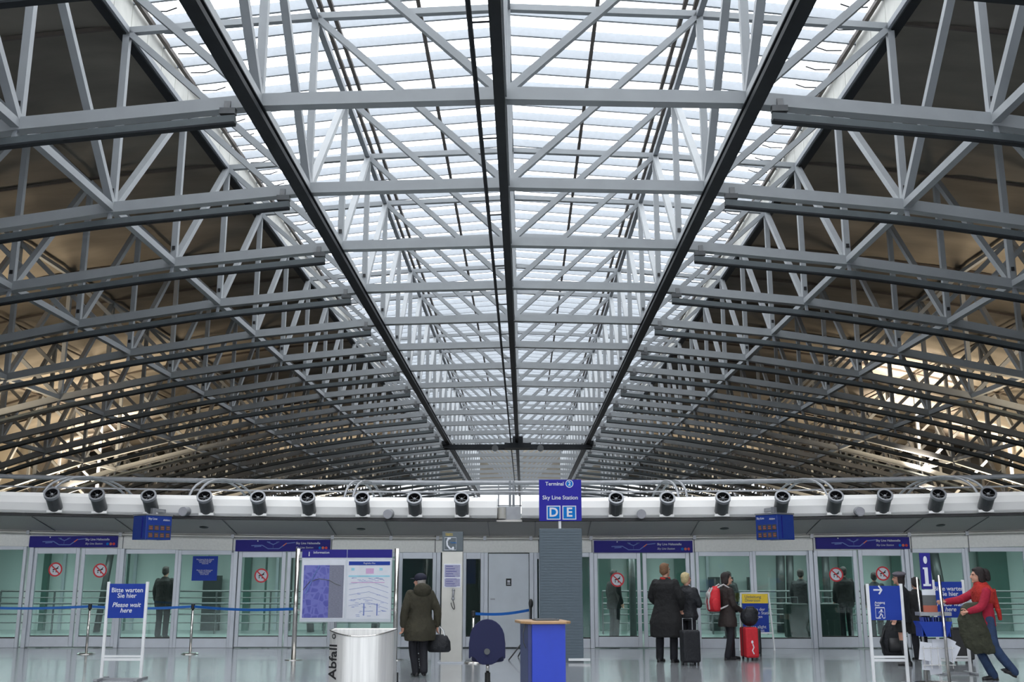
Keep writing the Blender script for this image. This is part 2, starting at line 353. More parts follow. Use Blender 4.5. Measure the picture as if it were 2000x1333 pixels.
# ---- skylight bays: one glazed bay between each two trusses
GZ = [1.655, 1.612, 1.55]
wn = 2
def gz(x):
    x = abs(x); x1, x2 = KX[1], KX[2]
    return EYE + H * ((GZ[0] + (GZ[1] - GZ[0]) * x / x1) if x < x1 else (GZ[1] + (GZ[2] - GZ[1]) * (x - x1) / (x2 - x1)))
proto_bay = None
for n in range(-7, N1 + 1):
    y0, y1 = ny(n) , min(ny(n + 1), Y_END)
    if y0 < Y_BACK: y0 = Y_BACK
    o = empty('window_%d' % wn, (0, y0, 0)); tag(o, kind='structure'); wn += 1
    xs = [-KX[2], -KX[1], 0, KX[1], KX[2]]
    vs = [(XC + x * H, yy, gz(x) + .12) for yy in (0, y1 - y0) for x in xs]
    gl = MB(); gl.add(vs, [(i, i + 1, i + 6, i + 5) for i in range(4)]); gl.build('glass', 'skyglass', o)
    step = .494 * H / 4
    for q in range(4):
        yy = q * step + .1
        if y0 + yy > Y_END - .1 or y0 + yy > y0 + (y1 - y0): break
        b = MB()
        for i in range(4):
            b.bar((XC + xs[i] * H, yy, gz(xs[i])), (XC + xs[i + 1] * H, yy, gz(xs[i + 1])), .08, .27)
        b.build('glazing_bar', 'bar', o)
    pm = MB()
    for x, hh in ((-KX[2] + .02, .12), (-KX[1] - .015, .10), (-KX[1] + .015, .10), (-.26, .08), (.26, .08), (KX[1] - .015, .10), (KX[1] + .015, .10), (KX[2] - .02, .12)):
        pm.bb((XC + x * H - .05, 0, gz(x) - .2), (XC + x * H + .05, y1 - y0, gz(x) - .2 + hh))
    pm.build('purlin', 'purlin', o)
    pr = MB()
    for sgn in (-1, 1):
        for q in range(4):                                   # short vent operator arms
            yy = q * step + .55
            pr.tube([(XC + sgn * KX[2] * H * .97, yy, gz(1) - .1), (XC + sgn * KX[2] * H * .93, yy + .15, gz(1) - .02), (XC + sgn * KX[2] * H * .90, yy + .1, gz(.95))], .02, 5)
    pr.build('vent_arm', 'rail', o)

# ---- transverse arched trusses
BT, VT, DT = .255, .16, .16
first = None
rows = list(range(N0, N1 + 1))
for ri, n in enumerate(rows):
    if first is None:
        t = empty('roof_truss', (0, ny(n), 0)); first = t
        bc = MB(); tc_ = MB(); oc = MB(); od = MB()
        for k in range(-KM, KM):
            bc.bar((nx(k) if k else XC, 0, nb(k)), (nx(k + 1) if k + 1 else XC, 0, nb(k + 1)), BT, BT)
        for k in range(-KM, KM):
            ins = -2 <= k < 2; up_ = 0 if ins else .14
            (tc_ if ins else (oc if k < 0 else od)).bar((nx(k) if k else XC, 0, nt(k) + up_), (nx(k + 1) if k + 1 else XC, 0, nt(k + 1) + up_), .16 if ins else .07, .16 if ins else .1)
        bc.build('bottom_chord', 'steel', t); tc_.build('top_chord', 'steel', t); oc.build('outer_top_chord', 'purlin', t); od.build('outer_top_chord', 'purlin', t)
        for k in range(-KM, KM + 1):
            x = nx(k) if k else XC
            MB().bar((x, 0, nb(k) - .12), (x, 0, nt(k)), VT, VT).build('vertical_post', 'steel', t)
            if k:
                k2 = k - (1 if k > 0 else -1); x2 = nx(k2) if k2 else XC
                MB().bar((x, 0, nt(k)), (x2, 0, nb(k2)), .15, .16, (0, 1, 0)).build('diagonal_brace', 'steel', t)
        for k in (-3, -2, -1, 1, 2, 3):                         # bolted splice plates near the nodes
            MB().box((nx(k), -.1, nb(k) + .42), (.085, .022, .11)).build('splice_plate', 'black', t)
        index_children()
    else:
        t = copy_tree(first); t.location = (0, ny(n), 0)
    tag(t, 'grey arched steel roof truss across the hall, %s from the camera' % ordl(ri, len(rows)), 'roof truss', 'arched trusses spanning the hall')
# ---- longitudinal bracing lines
for k in range(-KM + 1, KM):
    if k == 0:
        lab = 'steel lacing line running along the hall under the skylight ridge'
    else:
        side = 'left' if k < 0 else 'right'
        lab = 'steel lacing truss running along the hall, %s line %s of the ridge' % (['', 'first', 'second', 'third', 'fourth', 'fifth', 'sixth'][abs(k)], side)
    x = nx(k) if k else XC
    t = empty('lengthwise_truss', (x, ny(N0), 0)); tag(t, lab, 'roof truss', 'lengthwise trusses along the hall')
    L = ny(N1) - ny(N0)
    MB().bar((0, 0, nb(k)), (0, L, nb(k)), .165 if k else .14, .17).build('bottom_chord', 'steel', t)
    tw = .15 if abs(k) < 3 or abs(k) == 4 else .08
    MB().bar((0, 0, nt(k)), (0, L, nt(k)), tw, tw).build('top_chord', 'steel2' if tw > .1 else 'purlin', t)
    if k:
        for n in range(N0, N1):
            a, b = (n, n + 1) if n < 1 else (n + 1, n)        # top node row, bottom node row
            MB().bar((0, ny(a) - ny(N0), nt(k)), (0, ny(b) - ny(N0), nb(k)), .16, .17, (1, 0, 0)).build('diagonal_brace', 'steel', t)
# ---- hanging rails and conduit
L0, L1 = ny(-2), ny(N1)
for k, lab in ((-1, 'dark maintenance rail under the first truss line left of the ridge'), (0, 'dark maintenance rail hanging under the ridge line'), (1, 'dark maintenance rail under the first truss line right of the ridge')):
    x = nx(k) if k else XC - .06; z = nb(k) - .26
    b = MB(); wd = .26 if k else .2
    b.bb((x - wd / 2, L0, z - .13), (x + wd / 2, L1, z - .09)); b.bb((x - wd / 2, L0, z + .07), (x + wd / 2, L1, z + .1)); b.bb((x - .05, L0, z - .1), (x + .05, L1, z + .08))
    b.bb((x - wd / 2, L0, z - .09), (x - wd / 2 + .03, L1, z - .02)); b.bb((x + wd / 2 - .03, L0, z - .09), (x + wd / 2, L1, z - .02))
    tag(b.build('maintenance_rail', 'rail'), lab, 'rail', 'lengthwise maintenance rails')
o = empty('power_conduit', (XC - .48, L0, nb(0) - .28)); tag(o, 'thin dark power conduit running beside the ridge rail', 'conduit')
MB().tube([(0, 0, 0), (0, L1 - L0, 0)], .045, 8).build('pipe', 'rail', o)
for n in range(-1, N1):
    MB().tube([(0, ny(n) - L0 + 1.4, 0), (.42, ny(n) - L0 + 1.4, .02)], .018, 6).build('bracket', 'rail', o)
# ---- curved tracks hanging under each truss, both sides
for side in (-1, 1):
    base = None
    for ri, n in enumerate(range(-1, N1 + 1)):
        if base is None:
            t = empty('curved_track', (0, ny(n) - .25, 0)); base = t
            pts = []; xx = .565
            while xx <= 3.5:
                # smooth arch through the chord nodes
                pts.append((XC + side * xx * H, 0, EYE + (interp(KB, xx) - .048) * H)); xx += .07
            sm = [pts[0]]
            for i in range(1, len(pts) - 1): sm.append((pts[i][0], 0, (pts[i - 1][2] + pts[i][2] + pts[i + 1][2]) / 3))
            sm.append(pts[-1]); b = MB(); b2 = MB()
            for i in range(len(sm) - 1):
                b.bar(sm[i], sm[i + 1], .10, .17); b2.bar(Vector(sm[i]) + Vector((0, -.03, -.10)), Vector(sm[i + 1]) + Vector((0, -.03, -.10)), .16, .04)
            b.build('web', 'track', t); b2.build('flange', 'rail', t)
            h = MB(); h.box((sm[0][0] + side * .15, 0, sm[0][2] + .16), (.3, .14, .12)); h.bar((sm[0][0] + side * .2, .1, sm[0][2] + .1), (sm[0][0] + side * .2, .15, sm[0][2] + .42), .12, .12)
            h.build('end_bracket', 'dgrey', t)
            for k in range(2, KM):
                MB().bar((nx(side * k), 0.1, nb(k) - .40), (nx(side * k), .2, nb(k) - .1), .08, .08).build('hanger', 'steel2', t)
            index_children()
        else:
            t = copy_tree(base); t.location = (0, ny(n) - .25, 0)
        tag(t, 'dark curved track under the %s roof arch, %s side' % (ordl(ri, 25), 'left' if side < 0 else 'right'), 'track', 'curved tracks hanging left' if side < 0 else 'curved tracks hanging right')
# ---- maintenance gantry slung between the rails
gy = 7.8 * H; gzz = nb(1) - .55
o = empty('maintenance_gantry', (XC, gy, gzz)); tag(o, 'dark maintenance gantry slung between the rails deep in the hall', 'gantry')
for dy in (0, 1.1):
    MB().bb((-.56 * H, dy - .1, -.12), (.56 * H, dy + .1, .12)).build('cross_beam', 'rail', o)
b = MB(); b.bb((-.9, .1, -.1), (.9, 1.0, .25)); b.bb((-.35, .2, .25), (.35, .9, .7)); b.build('trolley', 'rail', o)
for x in (-.17 * H, .17 * H): MB().tube([(x, -.2, -.15), (x, .1, -.15)], .22, 12).build('work_lamp', 'dgrey', o)
for x in (-.54 * H, .54 * H): MB().bb((x - .25, -.2, .1), (x + .25, 1.3, .35)).build('wheel_carriage', 'rail', o)

# ================================================================ STATION FRONT
YF = 22.0
def sweep(prof, x0, x1, n=28, cam_=True):       # prof: closed (Y,z) outline swept in X with the front's slight camber
    m = MB(); P_ = len(prof)
    for i in range(n + 1):
        x = x0 + (x1 - x0) * i / n; c = camber(x) if cam_ else 0
        for (yy, zz) in prof: m.v.append((x, yy, zz + c))
    for i in range(n):
        for j in range(P_):
            k = (j + 1) % P_; m.f.append((i * P_ + j, i * P_ + k, (i + 1) * P_ + k, (i + 1) * P_ + j))
    m.f.append(tuple(range(P_))); m.f.append(tuple(n * P_ + j for j in range(P_))[::-1]); return m
zf1, zf0 = zat(972, YF), zat(1013, YF); XE = 15.5
xgl, xgr = xat(970, YF), xat(1019, YF)
prof = [(YF + .10, zf1), (YF + .02, zf1 - .08), (YF - .03, (zf0 + zf1) / 2), (YF, zf0 + .06), (YF + .06, zf0), (YF + .9, zf0 + .02), (YF + .9, zf1)]
tag(sweep(prof, -XE, xgl).build('trim_3', 'fascia', smooth=False), kind='structure')
tag(sweep(prof, xgr, XE).build('trim_4', 'fascia'), kind='structure')
zs1 = zat(1047, YW - .25)
zline = zf0 - .012
tag(sweep([(YF + .02, zline), (YF + .02, zline - .045), (YF + .5, zline - .045), (YF + .5, zline)], -XE, xgl - .01).build('trim_5', 'black'), kind='structure')
tag(sweep([(YF + .02, zline), (YF + .02, zline - .045), (YF + .5, zline - .045), (YF + .5, zline)], xgr + .01, XE).build('trim_6', 'black'), kind='structure')
t = sweep([(YF + .10, zf0 - .065), (YW - .22, zs1), (YW - .1, zs1), (YW - .1, zf0 + .1), (YF + .15, zf0 - .03)], -XE, XE).build('trim_7', 'fgrey'); tag(t, kind='structure')
jn = MB()
for px in (90, 248, 452, 650, 760, 955, 1045, 1150, 1355, 1585, 1780, 1905):
    X = xat(px, 22.8, 1030); c = camber(X)
    jn.bar((X, YF + .09, zf0 - .075 + c), (X, YW - .23, zs1 - .008 + c), .012, .012)
jn.build('joint', 'dgrey', t)
# central service box in the gap of the white fascia with twin rods
b = MB(); b.bb((xgl + .02, YF + .35, zf0 - .05), (xgr - .02, YF + .9, zat(990, YF + .35))); bo = tag(b.build('junction_box', 'mgrey'), 'grey box in the gap of the white fascia', 'box')
b = MB()
for px in (996, 1003): b.tube([at(px, 1000, YF + .7), at(px, 940, YF + .7)], .025, 8)
b.build('twin_rod', 'steel2', bo)
b = MB(); b.tube([at(980, 992, YF + .3), at(980, 1014, YF + .3)], .09, 12); b.build('round_lamp', 'beige', bo)
# header with light panels and pipe rail
zh1, zh0 = zs1 + .02, zat(1080, YW)
hd = sweep([(YW, zh0), (YW, zh1), (YW + .3, zh1), (YW + .3, zh0)], -XE, XE).build('trim_8', 'header'); tag(hd, kind='structure')
jn = MB()
for px in (240, 455, 648, 850, 1052, 1156, 1356, 1588, 1780, 1892):
    X = xat(px, YW, 1065); jn.bb((X - .008, YW - .01, zh0), (X + .008, YW + .01, zh1 + camber(X)))
jn.build('joint', 'dgrey', hd)
rail = empty('header_pipe', (0, 0, 0)); tag(rail, 'slim metal pipe running along the station front above the doors', 'pipe')
zr = zat(1052, YW - .15)
MB().tube([(x_, YW - .15, zr + camber(x_)) for x_ in [-XE + i * 2 * XE / 24 for i in range(25)]], .032, 8).build('pipe', 'beige', rail, smooth=True)
for px in (55, 236, 455, 650, 764, 855, 947, 1037, 1154, 1356, 1585, 1775, 1888):
    X = xat(px, YW - .15, 1050); b = MB(); b.box((X, YW - .15, zr + camber(X)), (.07, .085, .085)); b.build('clamp', 'mgrey', rail)
# downlights recessed in the grey soffit
for px, lab in ((398, 'leftmost'), (705, 'second from left'), (1415, 'third from left'), (1532, 'fourth from left'), (1838, 'rightmost')):
    yy = 22.75; p = at(px, 1037, yy); fz = (yy - YF - .1) / (YW - .22 - YF - .1); zz = zf0 - .065 + (zs1 - zf0 + .065) * fz + camber(p.x)
    sl = math.atan2(zs1 - zf0 + .065, YW - .32 - YF); r_ = Matrix.Rotation(sl, 3, 'X')
    b = MB(); b.ell((p.x, yy, zz), (.10, .10, .02), 18, 6, r_); tag(b.build('downlight', 'black', smooth=True), 'small dark round downlight in the grey soffit, %s' % lab, 'lamp', 'downlights in the grey soffit')

# air nozzles on the white fascia
NZ = [103, 191, 292, 401, 505, 602, 708, 810, 902, 1203, 1303, 1411, 1527, 1631, 1727, 1831, 1929]
nwords = ['first', 'second', 'third', 'fourth', 'fifth', 'sixth', 'seventh', 'eighth', 'ninth']
zn = zat(991, YF - .15)
base = None
def spot_xz(px, py, Y): p = at(px, py, Y); return p.x
for i, px in enumerate(NZ):
    X = at(px, 990, YF - .2).x
    if base is None:
        o = empty('air_nozzle', (0, 0, 0)); base = o
        d = Vector((.0, -.80, .60)).normalized() * .34
        b = MB(); pass
        Q = d.to_track_quat('Z', 'Y').to_matrix(); O_ = Vector((0, 0, -.03)); L_ = d.length
        def lathe(prof, n=28):
            m_ = MB()
            for (r_, h_) in prof:
                for j in range(n): m_.v.append(tuple(O_ + Q @ Vector((r_ * math.cos(2 * PI * j / n), r_ * math.sin(2 * PI * j / n), h_ * L_))))
            for i_ in range(len(prof) - 1):
                for j in range(n): k_ = (j + 1) % n; m_.f.append((i_ * n + j, i_ * n + k_, (i_ + 1) * n + k_, (i_ + 1) * n + j))
            return m_
        b = MB(); n_ = 28; c1 = Vector((0, 0, -.03)) + d * .8; c2 = Vector((0, 0, -.03)) + d; c3 = Vector((0, 0, -.03)) + d * .97
        lathe([(.0, -.35), (.14, -.35), (.142, .82)]).build('barrel', 'dgrey', o); lathe([(.142, .8), (.158, .8), (.158, 1), (.122, 1), (.118, .8)]).build('rim', 'mgrey', o)
        b = MB(); lathe([(.118, .97), (.118, .55), (0, .55)]).build('throat', 'black', o)
        b = MB(); b.ell(O_ + d * .86, (.032, .032, .032), 12, 8)
        for a in range(6):
            e = Vector((math.cos(a * PI / 3), 0, math.sin(a * PI / 3))); e = (e - d.normalized() * e.dot(d.normalized())).normalized()
            b.bar(O_ + d * .8, O_ + d * .8 + e * .118, .005, .012, d)
        b.build('swirl_vanes', 'mgrey', o)
        b = MB(); b.box((0, .02, -.185), (.30, .05, .05)); b.build('bracket', 'fascia', o)
        index_children()
    else: o = copy_tree(base)
    o.location = (X, YF - .12, zn + camber(X)); o.rotation_euler = (0, 0, X * -.012)
    side = 'left end' if i < 9 else 'sign in the middle'
    lab = 'grey swivel air nozzle on white fascia, %s from the %s' % (nwords[i] if i < 9 else nwords[i - 9], 'left end' if i < 9 else 'blue destination sign rightward')
    tag(o, lab, 'air nozzle', 'air nozzles along the white fascia')
for px, py, lab in ((357, 1000, 'leftmost'), (757, 1005, 'second from left'), (1253, 1005, 'third from left'), (1680, 1000, 'rightmost')):
    p = at(px, py, YF - .22); o = empty('round_speaker', p); tag(o, 'small grey round speaker on the white fascia, %s' % lab, 'speaker', 'round speakers on the fascia')
    MB().tube([(0, 0, 0), (.02, .2, .02)], .095, 20).build('housing', 'mgrey', o, smooth=False)
    MB().tube([(0, -.012, 0), (0, .004, 0)], .085, 20).build('cover', mat('speaker_cover', (.33, .33, .36), .5), o)

# canopy: top tube, thin rail, hoops in planes square to the front
tb = 24.8; zt_ = zat(944, tb); zt1 = zf1
tag(MB().tube([(x_, tb, zt_ + camber(x_)) for x_ in [-XE + i * 2 * XE / 24 for i in range(25)]], .055, 10).build('canopy_tube', 'mgrey', smooth=True), 'grey ridge tube of the canopy above the white fascia', 'tube')
tag(MB().tube([(x_, YF + .55, zat(962, YF + .55) + camber(x_)) for x_ in [-XE + i * 2 * XE / 24 for i in range(25)]], .018, 8).build('thin_rail', 'mgrey', smooth=True), 'thin rail just above the top edge of the white fascia', 'rail')
for px, lab in ((95, 'leftmost'), (380, 'second from left'), (682, 'third from left'), (1333, 'third from right'), (1622, 'second from right'), (1915, 'rightmost')):
    X = xat(px, YF + .3, 968); o = empty('canopy_hoop', (X, 0, camber(X))); tag(o, 'pair of curved grey canopy ribs above fascia, %s' % lab, 'canopy hoop', 'canopy hoops')
    for dx in (-.09, .09):
        pts = []
        for j in range(17):
            a = PI * j / 16; pts.append((dx, tb - 2.6 * math.cos(a), zt1 - .1 + (zt_ - zt1 + .1) * math.sin(a)))
        MB().tube(pts, .028, 8).build('rib', 'mgrey', o, smooth=True)
# low posts along the ridge tube

# -------- doors, windows of the front. frame depths around YW
ZD = zh0
KICK = .24
dn = [0]; 
def leaf(x0, x1, dark=False, sign=True, zt=None, y=YW + .06, name=None):
    dn[0] += 1
    X0, X1 = xat(x0, y), xat(x1, y); zt = (ZD + camber((X0 + X1) / 2)) if zt is None else zt
    o = empty(name or 'door_%d' % dn[0], (X0, y, 0)); tag(o, kind='structure'); W = X1 - X0
    b = MB(); fw = .085
    b.bb((0, -.03, .02), (fw, .03, zt)); b.bb((W - fw, -.03, .02), (W, .03, zt)); b.bb((fw, -.03, zt - .14), (W - fw, .03, zt)); b.bb((fw, -.03, .02), (W - fw, .03, KICK))
    b.build('frame', 'alu', o, bevel=.006)
    MB().bb((fw - .01, -.006, KICK - .01), (W - fw + .01, .006, zt - .13)).build('glass', 'darkglass' if dark else 'doorglass', o)
    MB().bb((fw, -.012, KICK + .0), (W - fw, .012, KICK + .02)).build('gasket', 'black', o)
    if sign:
        pz = zat(sign, y, 1000) if sign is not True else 1.62; cx = W / 2; R = .155
        q = empty('no_trolleys_sticker', (cx, -.012, pz)); q.parent = o
        q['label'] = 'round red and white prohibition sticker on glass'
        MB().disc((0, 0), R, -.004, .0).build('disc', 'paper', q)
        MB().ring((0, 0), R - .032, R, -.008, -.004).build('ring', 'red', q)
        MB().bar((-.09, -.0085, .09), (.09, -.0085, -.09), .004, .026, (1, 0, 1)).build('slash', 'red', q)
        c = MB(); c.bar((-.06, -.005, -.01), (.06, -.005, .03), .003, .028); c.bar((-.02, -.005, .03), (.05, -.005, -.05), .003, .02); c.bar((.03, -.005, .03), (.07, -.005, .07), .003, .014); c.disc((-.045, -.045), .014, -.006, -.003, 10); c.disc((.02, -.05), .014, -.006, -.003, 10)
        c.build('trolley_pictogram', 'black', q)
    return o
wnn = [wn]
def fixed(x0, x1, dark=False, y=YW + .08, bars=True):
    X0, X1 = xat(x0, y), xat(x1, y); zt = ZD + camber((X0 + X1) / 2)
    o = empty('window_%d' % wnn[0], (X0, y, 0)); wnn[0] += 1; tag(o, kind='structure'); W = X1 - X0; fw = .07
    b = MB(); b.bb((0, -.04, .0), (fw, .04, zt)); b.bb((W - fw, -.04, .0), (W, .04, zt)); b.bb((fw, -.04, zt - .10), (W - fw, .04, zt)); b.bb((fw, -.04, 0), (W - fw, .04, KICK - .04))
    b.build('frame', 'alu', o, bevel=.006)
    MB().bb((fw - .01, -.006, KICK - .05), (W - fw + .01, .006, zt - .09)).build('glass', 'darkglass' if dark else 'doorglass', o)
    MB().bb((fw, -.02, KICK - .04), (W - fw, .02, KICK - .015)).build('gasket', 'black', o)
    return o
fixed(-160, 46)
leaf(60, 151, sign=1113); leaf(154, 232, sign=1115)
fixed(236, 345); w_post = fixed(345, 455)
leaf(463, 556, sign=1125); leaf(559, 650, sign=False)
fixed(654, 776)
leaf(778, 852, dark=True, sign=False); leaf(903, 946, dark=True, sign=False)
leaf(1042, 1060, dark=True, sign=False); fixed(1128, 1158)
leaf(1160, 1252, sign=1133); leaf(1256, 1348, sign=False)
fixed(1360, 1472); fixed(1472, 1584)
leaf(1592, 1677, sign=1123); leaf(1680, 1772, sign=1121)
fixed(1780, 1890); fixed(1890, 2010); fixed(2010, 2160)
# posts between the bays
pb = empty('trim_9', (0, 0, 0)); tag(pb, kind='structure')
for px in (55, 234, 457, 652, 856, 899, 949, 1038, 1156, 1354, 1587, 1776):
    X = xat(px, YW); MB().bb((X - .045, YW - .02, 0), (X + .045, YW + .16, ZD + camber(X))).build('post', 'alu', pb, bevel=.006)
# solid metal door in the middle
X0, X1 = xat(952, YW), xat(1035, YW)
o = empty('door_solid', (X0, YW + .05, 0)); o.name = 'door_%d' % (dn[0] + 1); tag(o, kind='structure')
MB().bb((.02, -.03, .02), (X1 - X0 - .02, .03, ZD - .02)).build('panel', 'doorpanel', o, bevel=.006)
b = MB(); px_, pz = (X1 - X0) / 2 + .0, zat(1138, YW)
MB().bb((px_ - .06, -.036, pz - .08), (px_ + .06, -.031, pz + .08)).build('notice', 'black', o)
b = MB(); b.bb((px_ - .035, -.039, pz - .05), (px_ + .035, -.036, pz - .04)); b.bb((px_ - .03, -.039, pz + .01), (px_ + .03, -.036, pz + .04)); b.bb((px_ - .022, -.039, pz - .03), (px_ - .008, -.036, pz + .01)); b.bb((px_ + .008, -.039, pz - .03), (px_ + .022, -.036, pz + .01)); b.build('pictogram', 'paper', o)
for zz in (.35, 1.0, 1.85): MB().tube([(.0, -.05, zz), (.0, -.05, zz + .1)], .015, 8).build('hinge', 'mgrey', o)
MB().bb((px_ - .9 * px_ + .02, -.06, 1.02), (px_ - .9 * px_ + .12, -.03, 1.05)).build('handle', 'mgrey', o)

# blue line signs above the doors
def line_sign(x0, x1, y0, y1, lab):
    Y = YW - .05; X0, X1 = xat(x0, Y, y0), xat(x1, Y, y0); z1, z0 = zat(y0, Y), zat(y1, Y); W = X1 - X0; Hh = z1 - z0
    o = empty('station_sign', (X0, Y, z0)); tag(o, lab, 'sign', 'indigo line signs above the sliding doors')
    MB().bb((0, -.02, 0), (W, .06, Hh)).build('panel', 'navy', o, bevel=.004)
    text('lettering', 'Sky Line Haltestelle', .068, 'paper', o, (W * .64, -.024, Hh * .70), align='LEFT', bold=.012)
    text('lettering', 'Sky Line Station', .060, 'paper', o, (W * .64, -.024, Hh * .32), align='LEFT', italic=.25)
    for i, (m_, ch) in enumerate((('cyan', ''), ('orange', ''), ('red', ''))):
        MB().disc((W * .895 + i * .07, Hh * .3), .03, -.024, -.02, 14).build('line_dot', m_, o)
    b = MB(); cx = W * .40; P = lambda a, c: (cx + a * .11, -.022, Hh * .5 + c * .075)
    for seg in (((-1, -.9), (1.2, -.9)), ((-1, -.9), (-2.2, .1)), ((-2.2, .1), (-4.4, -.0)), ((-3.8, -.35), (-2.4, -.2)), ((1.2, -.9), (2.6, .6)), ((2.6, .6), (4.4, .9)), ((0, -.9), (0, .3)), ((0, .3), (-1.3, 1.1)), ((0, .3), (1.2, 1.1)), ((-1.3, 1.1), (-.6, .95)), ((1.2, 1.1), (.6, .95))):
        b.bar(P(*seg[0]), P(*seg[1]), .004, .02, (0, 0, 1))
    b.build('route_map', 'printblue', o)
    MB().bar(P(2.0, -.1), P(2.7, .7), .006, .02, (0, 0, 1)).build('route_highlight', 'orange', o)
    MB().disc((W * .235, Hh * .9), .014, -.024, -.02, 10).build('bright_mark', 'paper', o)
line_sign(59, 230, 1047.5, 1069.5, 'indigo line sign with route map above the leftmost door pair')
line_sign(461, 645, 1055, 1077.5, 'indigo line sign above the doors behind the information board')
line_sign(1160, 1352, 1057, 1080, 'indigo line sign above the doors behind the tall black coat')
line_sign(1593, 1775, 1050, 1073, 'indigo line sign above the rightmost door pair with two stickers')
# blue poster on the fixed pane, blue panel in the dark door
Y = YW + .02; a, c = at(377, 1087, Y), at(423, 1135, Y)
o = empty('notice_poster', (a.x, Y, c.z)); tag(o, 'blue text notice stuck on the glass left of the centre', 'poster')
MB().bb((0, 0, 0), (c.x - a.x, .012, a.z - c.z)).build('sheet', 'blue', o)
text('lettering', 'Bitte lassen Sie ihr Gepäck\nnicht unbeaufsichtigt\nund halten Sie die\nTüren frei', .036, 'paper', o, ((c.x - a.x) / 2, -.004, (a.z - c.z) * .78))
text('lettering', 'Please do not leave your\nluggage unattended\nand keep clear\nof the doors', .036, 'paper', o, ((c.x - a.x) / 2, -.004, (a.z - c.z) * .34))
a, c = at(905, 1088, 25.37), at(929, 1141, 25.37)
tag(MB().bb((a.x, 25.36, c.z), (c.x, 25.4, a.z)).build('blue_panel', 'blue'), 'plain blue panel behind the dark glass right of the telephone column', 'panel')

# -------- inside the station
YB = 30.6
tag(MB().bb((-XE, YW + .25, 0), (XE, YB, .012)).build('floor_station', 'stationfloor'), kind='structure').name = 'floor.001'
tag(MB().bb((-XE, YB, 0), (XE, YB + .2, 2.9)).build('wall_station', 'backwall'), kind='structure')
tag(MB().bb((-XE, YW + .3, 2.8), (XE, YB + .2, 2.9)).build('ceiling_station', 'stationceil'), kind='structure')
for sx in (-1, 1): tag(MB().bb((sx * XE, YW, 0), (sx * (XE + .2), YB + .2, 2.9)).build('wall_station_' + ('left' if sx < 0 else 'right'), 'backwall'), kind='structure')
# core block behind the solid door (dark)
tag(MB().bb((xat(785, 25.6), 25.4, 0), (xat(1130, 25.6), 25.6, 2.8)).build('partition', mat('dark_partition', (.05, .07, .07), .5)), kind='structure').name = 'wall_core'
tag(MB().bb((xat(1128, 25.6), 25.4, 0), (xat(1150, 25.6), 25.6, 2.8)).build('partition', mat('green_partition', (.08, .2, .17), .5)), kind='structure').name = 'wall_core.001'
for sx, x0, x1, lab in ((-1, -14, -3.4, 'left'), (1, 2.1, 14, 'right')):
    o = empty('platform_railing', ((x0 + x1) / 2, 28.6, 0)); tag(o, 'dark tubular railing inside the station, %s half' % lab, 'railing', 'station railings')
    W = (x1 - x0) / 2
    for zz, r_ in ((1.12, .03), (.95, .016), (.80, .03), (.66, .016), (.52, .022), (.30, .016)):
        MB().tube([(-W, 0, zz), (W, 0, zz)], r_, 6).build('rail_tube', 'dgrey', o)
    i = -W
    while i <= W: MB().tube([(i, 0, 0), (i, 0, 1.12)], .025, 6).build('upright', 'dgrey', o); i += 1.45
for i, (x, tilt, r_) in enumerate(((xat(195, 29.5), .3, .09), (xat(610, 29.5), -.25, .10), (xat(735, 29.5), .1, .12), (xat(1235, 27.4), 0, .09), (xat(1522, 29.5), .1, .12), (xat(1537, 29.7), .1, .10), (xat(1845, 29.5), -.3, .14), (xat(1615, 29.5), .0, .1))):
    o = tag(MB().tube([(x, 29.5 if i != 3 else 27.4, 0.01), (x + tilt, 29.5 if i != 3 else 27.4, 2.8)], r_, 14).build('station_column', 'dgrey', smooth=True),
            'slim dark column inside station behind the glass, %s from left' % nwords[i], 'column', 'columns inside the station')
dp = mat('inner_green_panel', (.05, .12, .10), .3); dq = mat('inner_dark_panel', (.02, .03, .03), .4)
for i, (p0, p1, y0, y1, m_) in enumerate(((72, 98, 1075, 1240, dp), (395, 432, 1125, 1162, dq), (470, 492, 1075, 1240, dp), (512, 522, 1075, 1240, dp), (562, 572, 1075, 1240, dq), (628, 640, 1075, 1240, dp), (238, 252, 1075, 1240, dp), (1172, 1192, 1075, 1240, dp), (1228, 1262, 1085, 1240, dp), (1322, 1345, 1075, 1240, dp), (1386, 1432, 1128, 1168, dq), (1462, 1472, 1128, 1168, dq), (1594, 1612, 1075, 1240, dp), (1648, 1662, 1075, 1240, dp), (1752, 1770, 1075, 1240, dp), (1925, 1965, 1075, 1240, dp))):
    A, B_ = at(p0, y1, 30.2), at(p1, y0, 30.2)
    full = y1 == 1240
    tag(MB().bb((A.x, 30.2, .013 if full else 0.013), (B_.x, 30.35, 2.79 if full else B_.z)).build('trim_%d' % (40 + i), m_), kind='structure')
# pale floor-to-ceiling mullions of the back wall
for i in range(14):
    x = -13.2 + i * 2.05
    tag(MB().bb((x - .04, YB - .08, .01), (x + .04, YB - .01, 2.8)).build('trim_%d' % (20 + i), 'alu'), kind='structure')

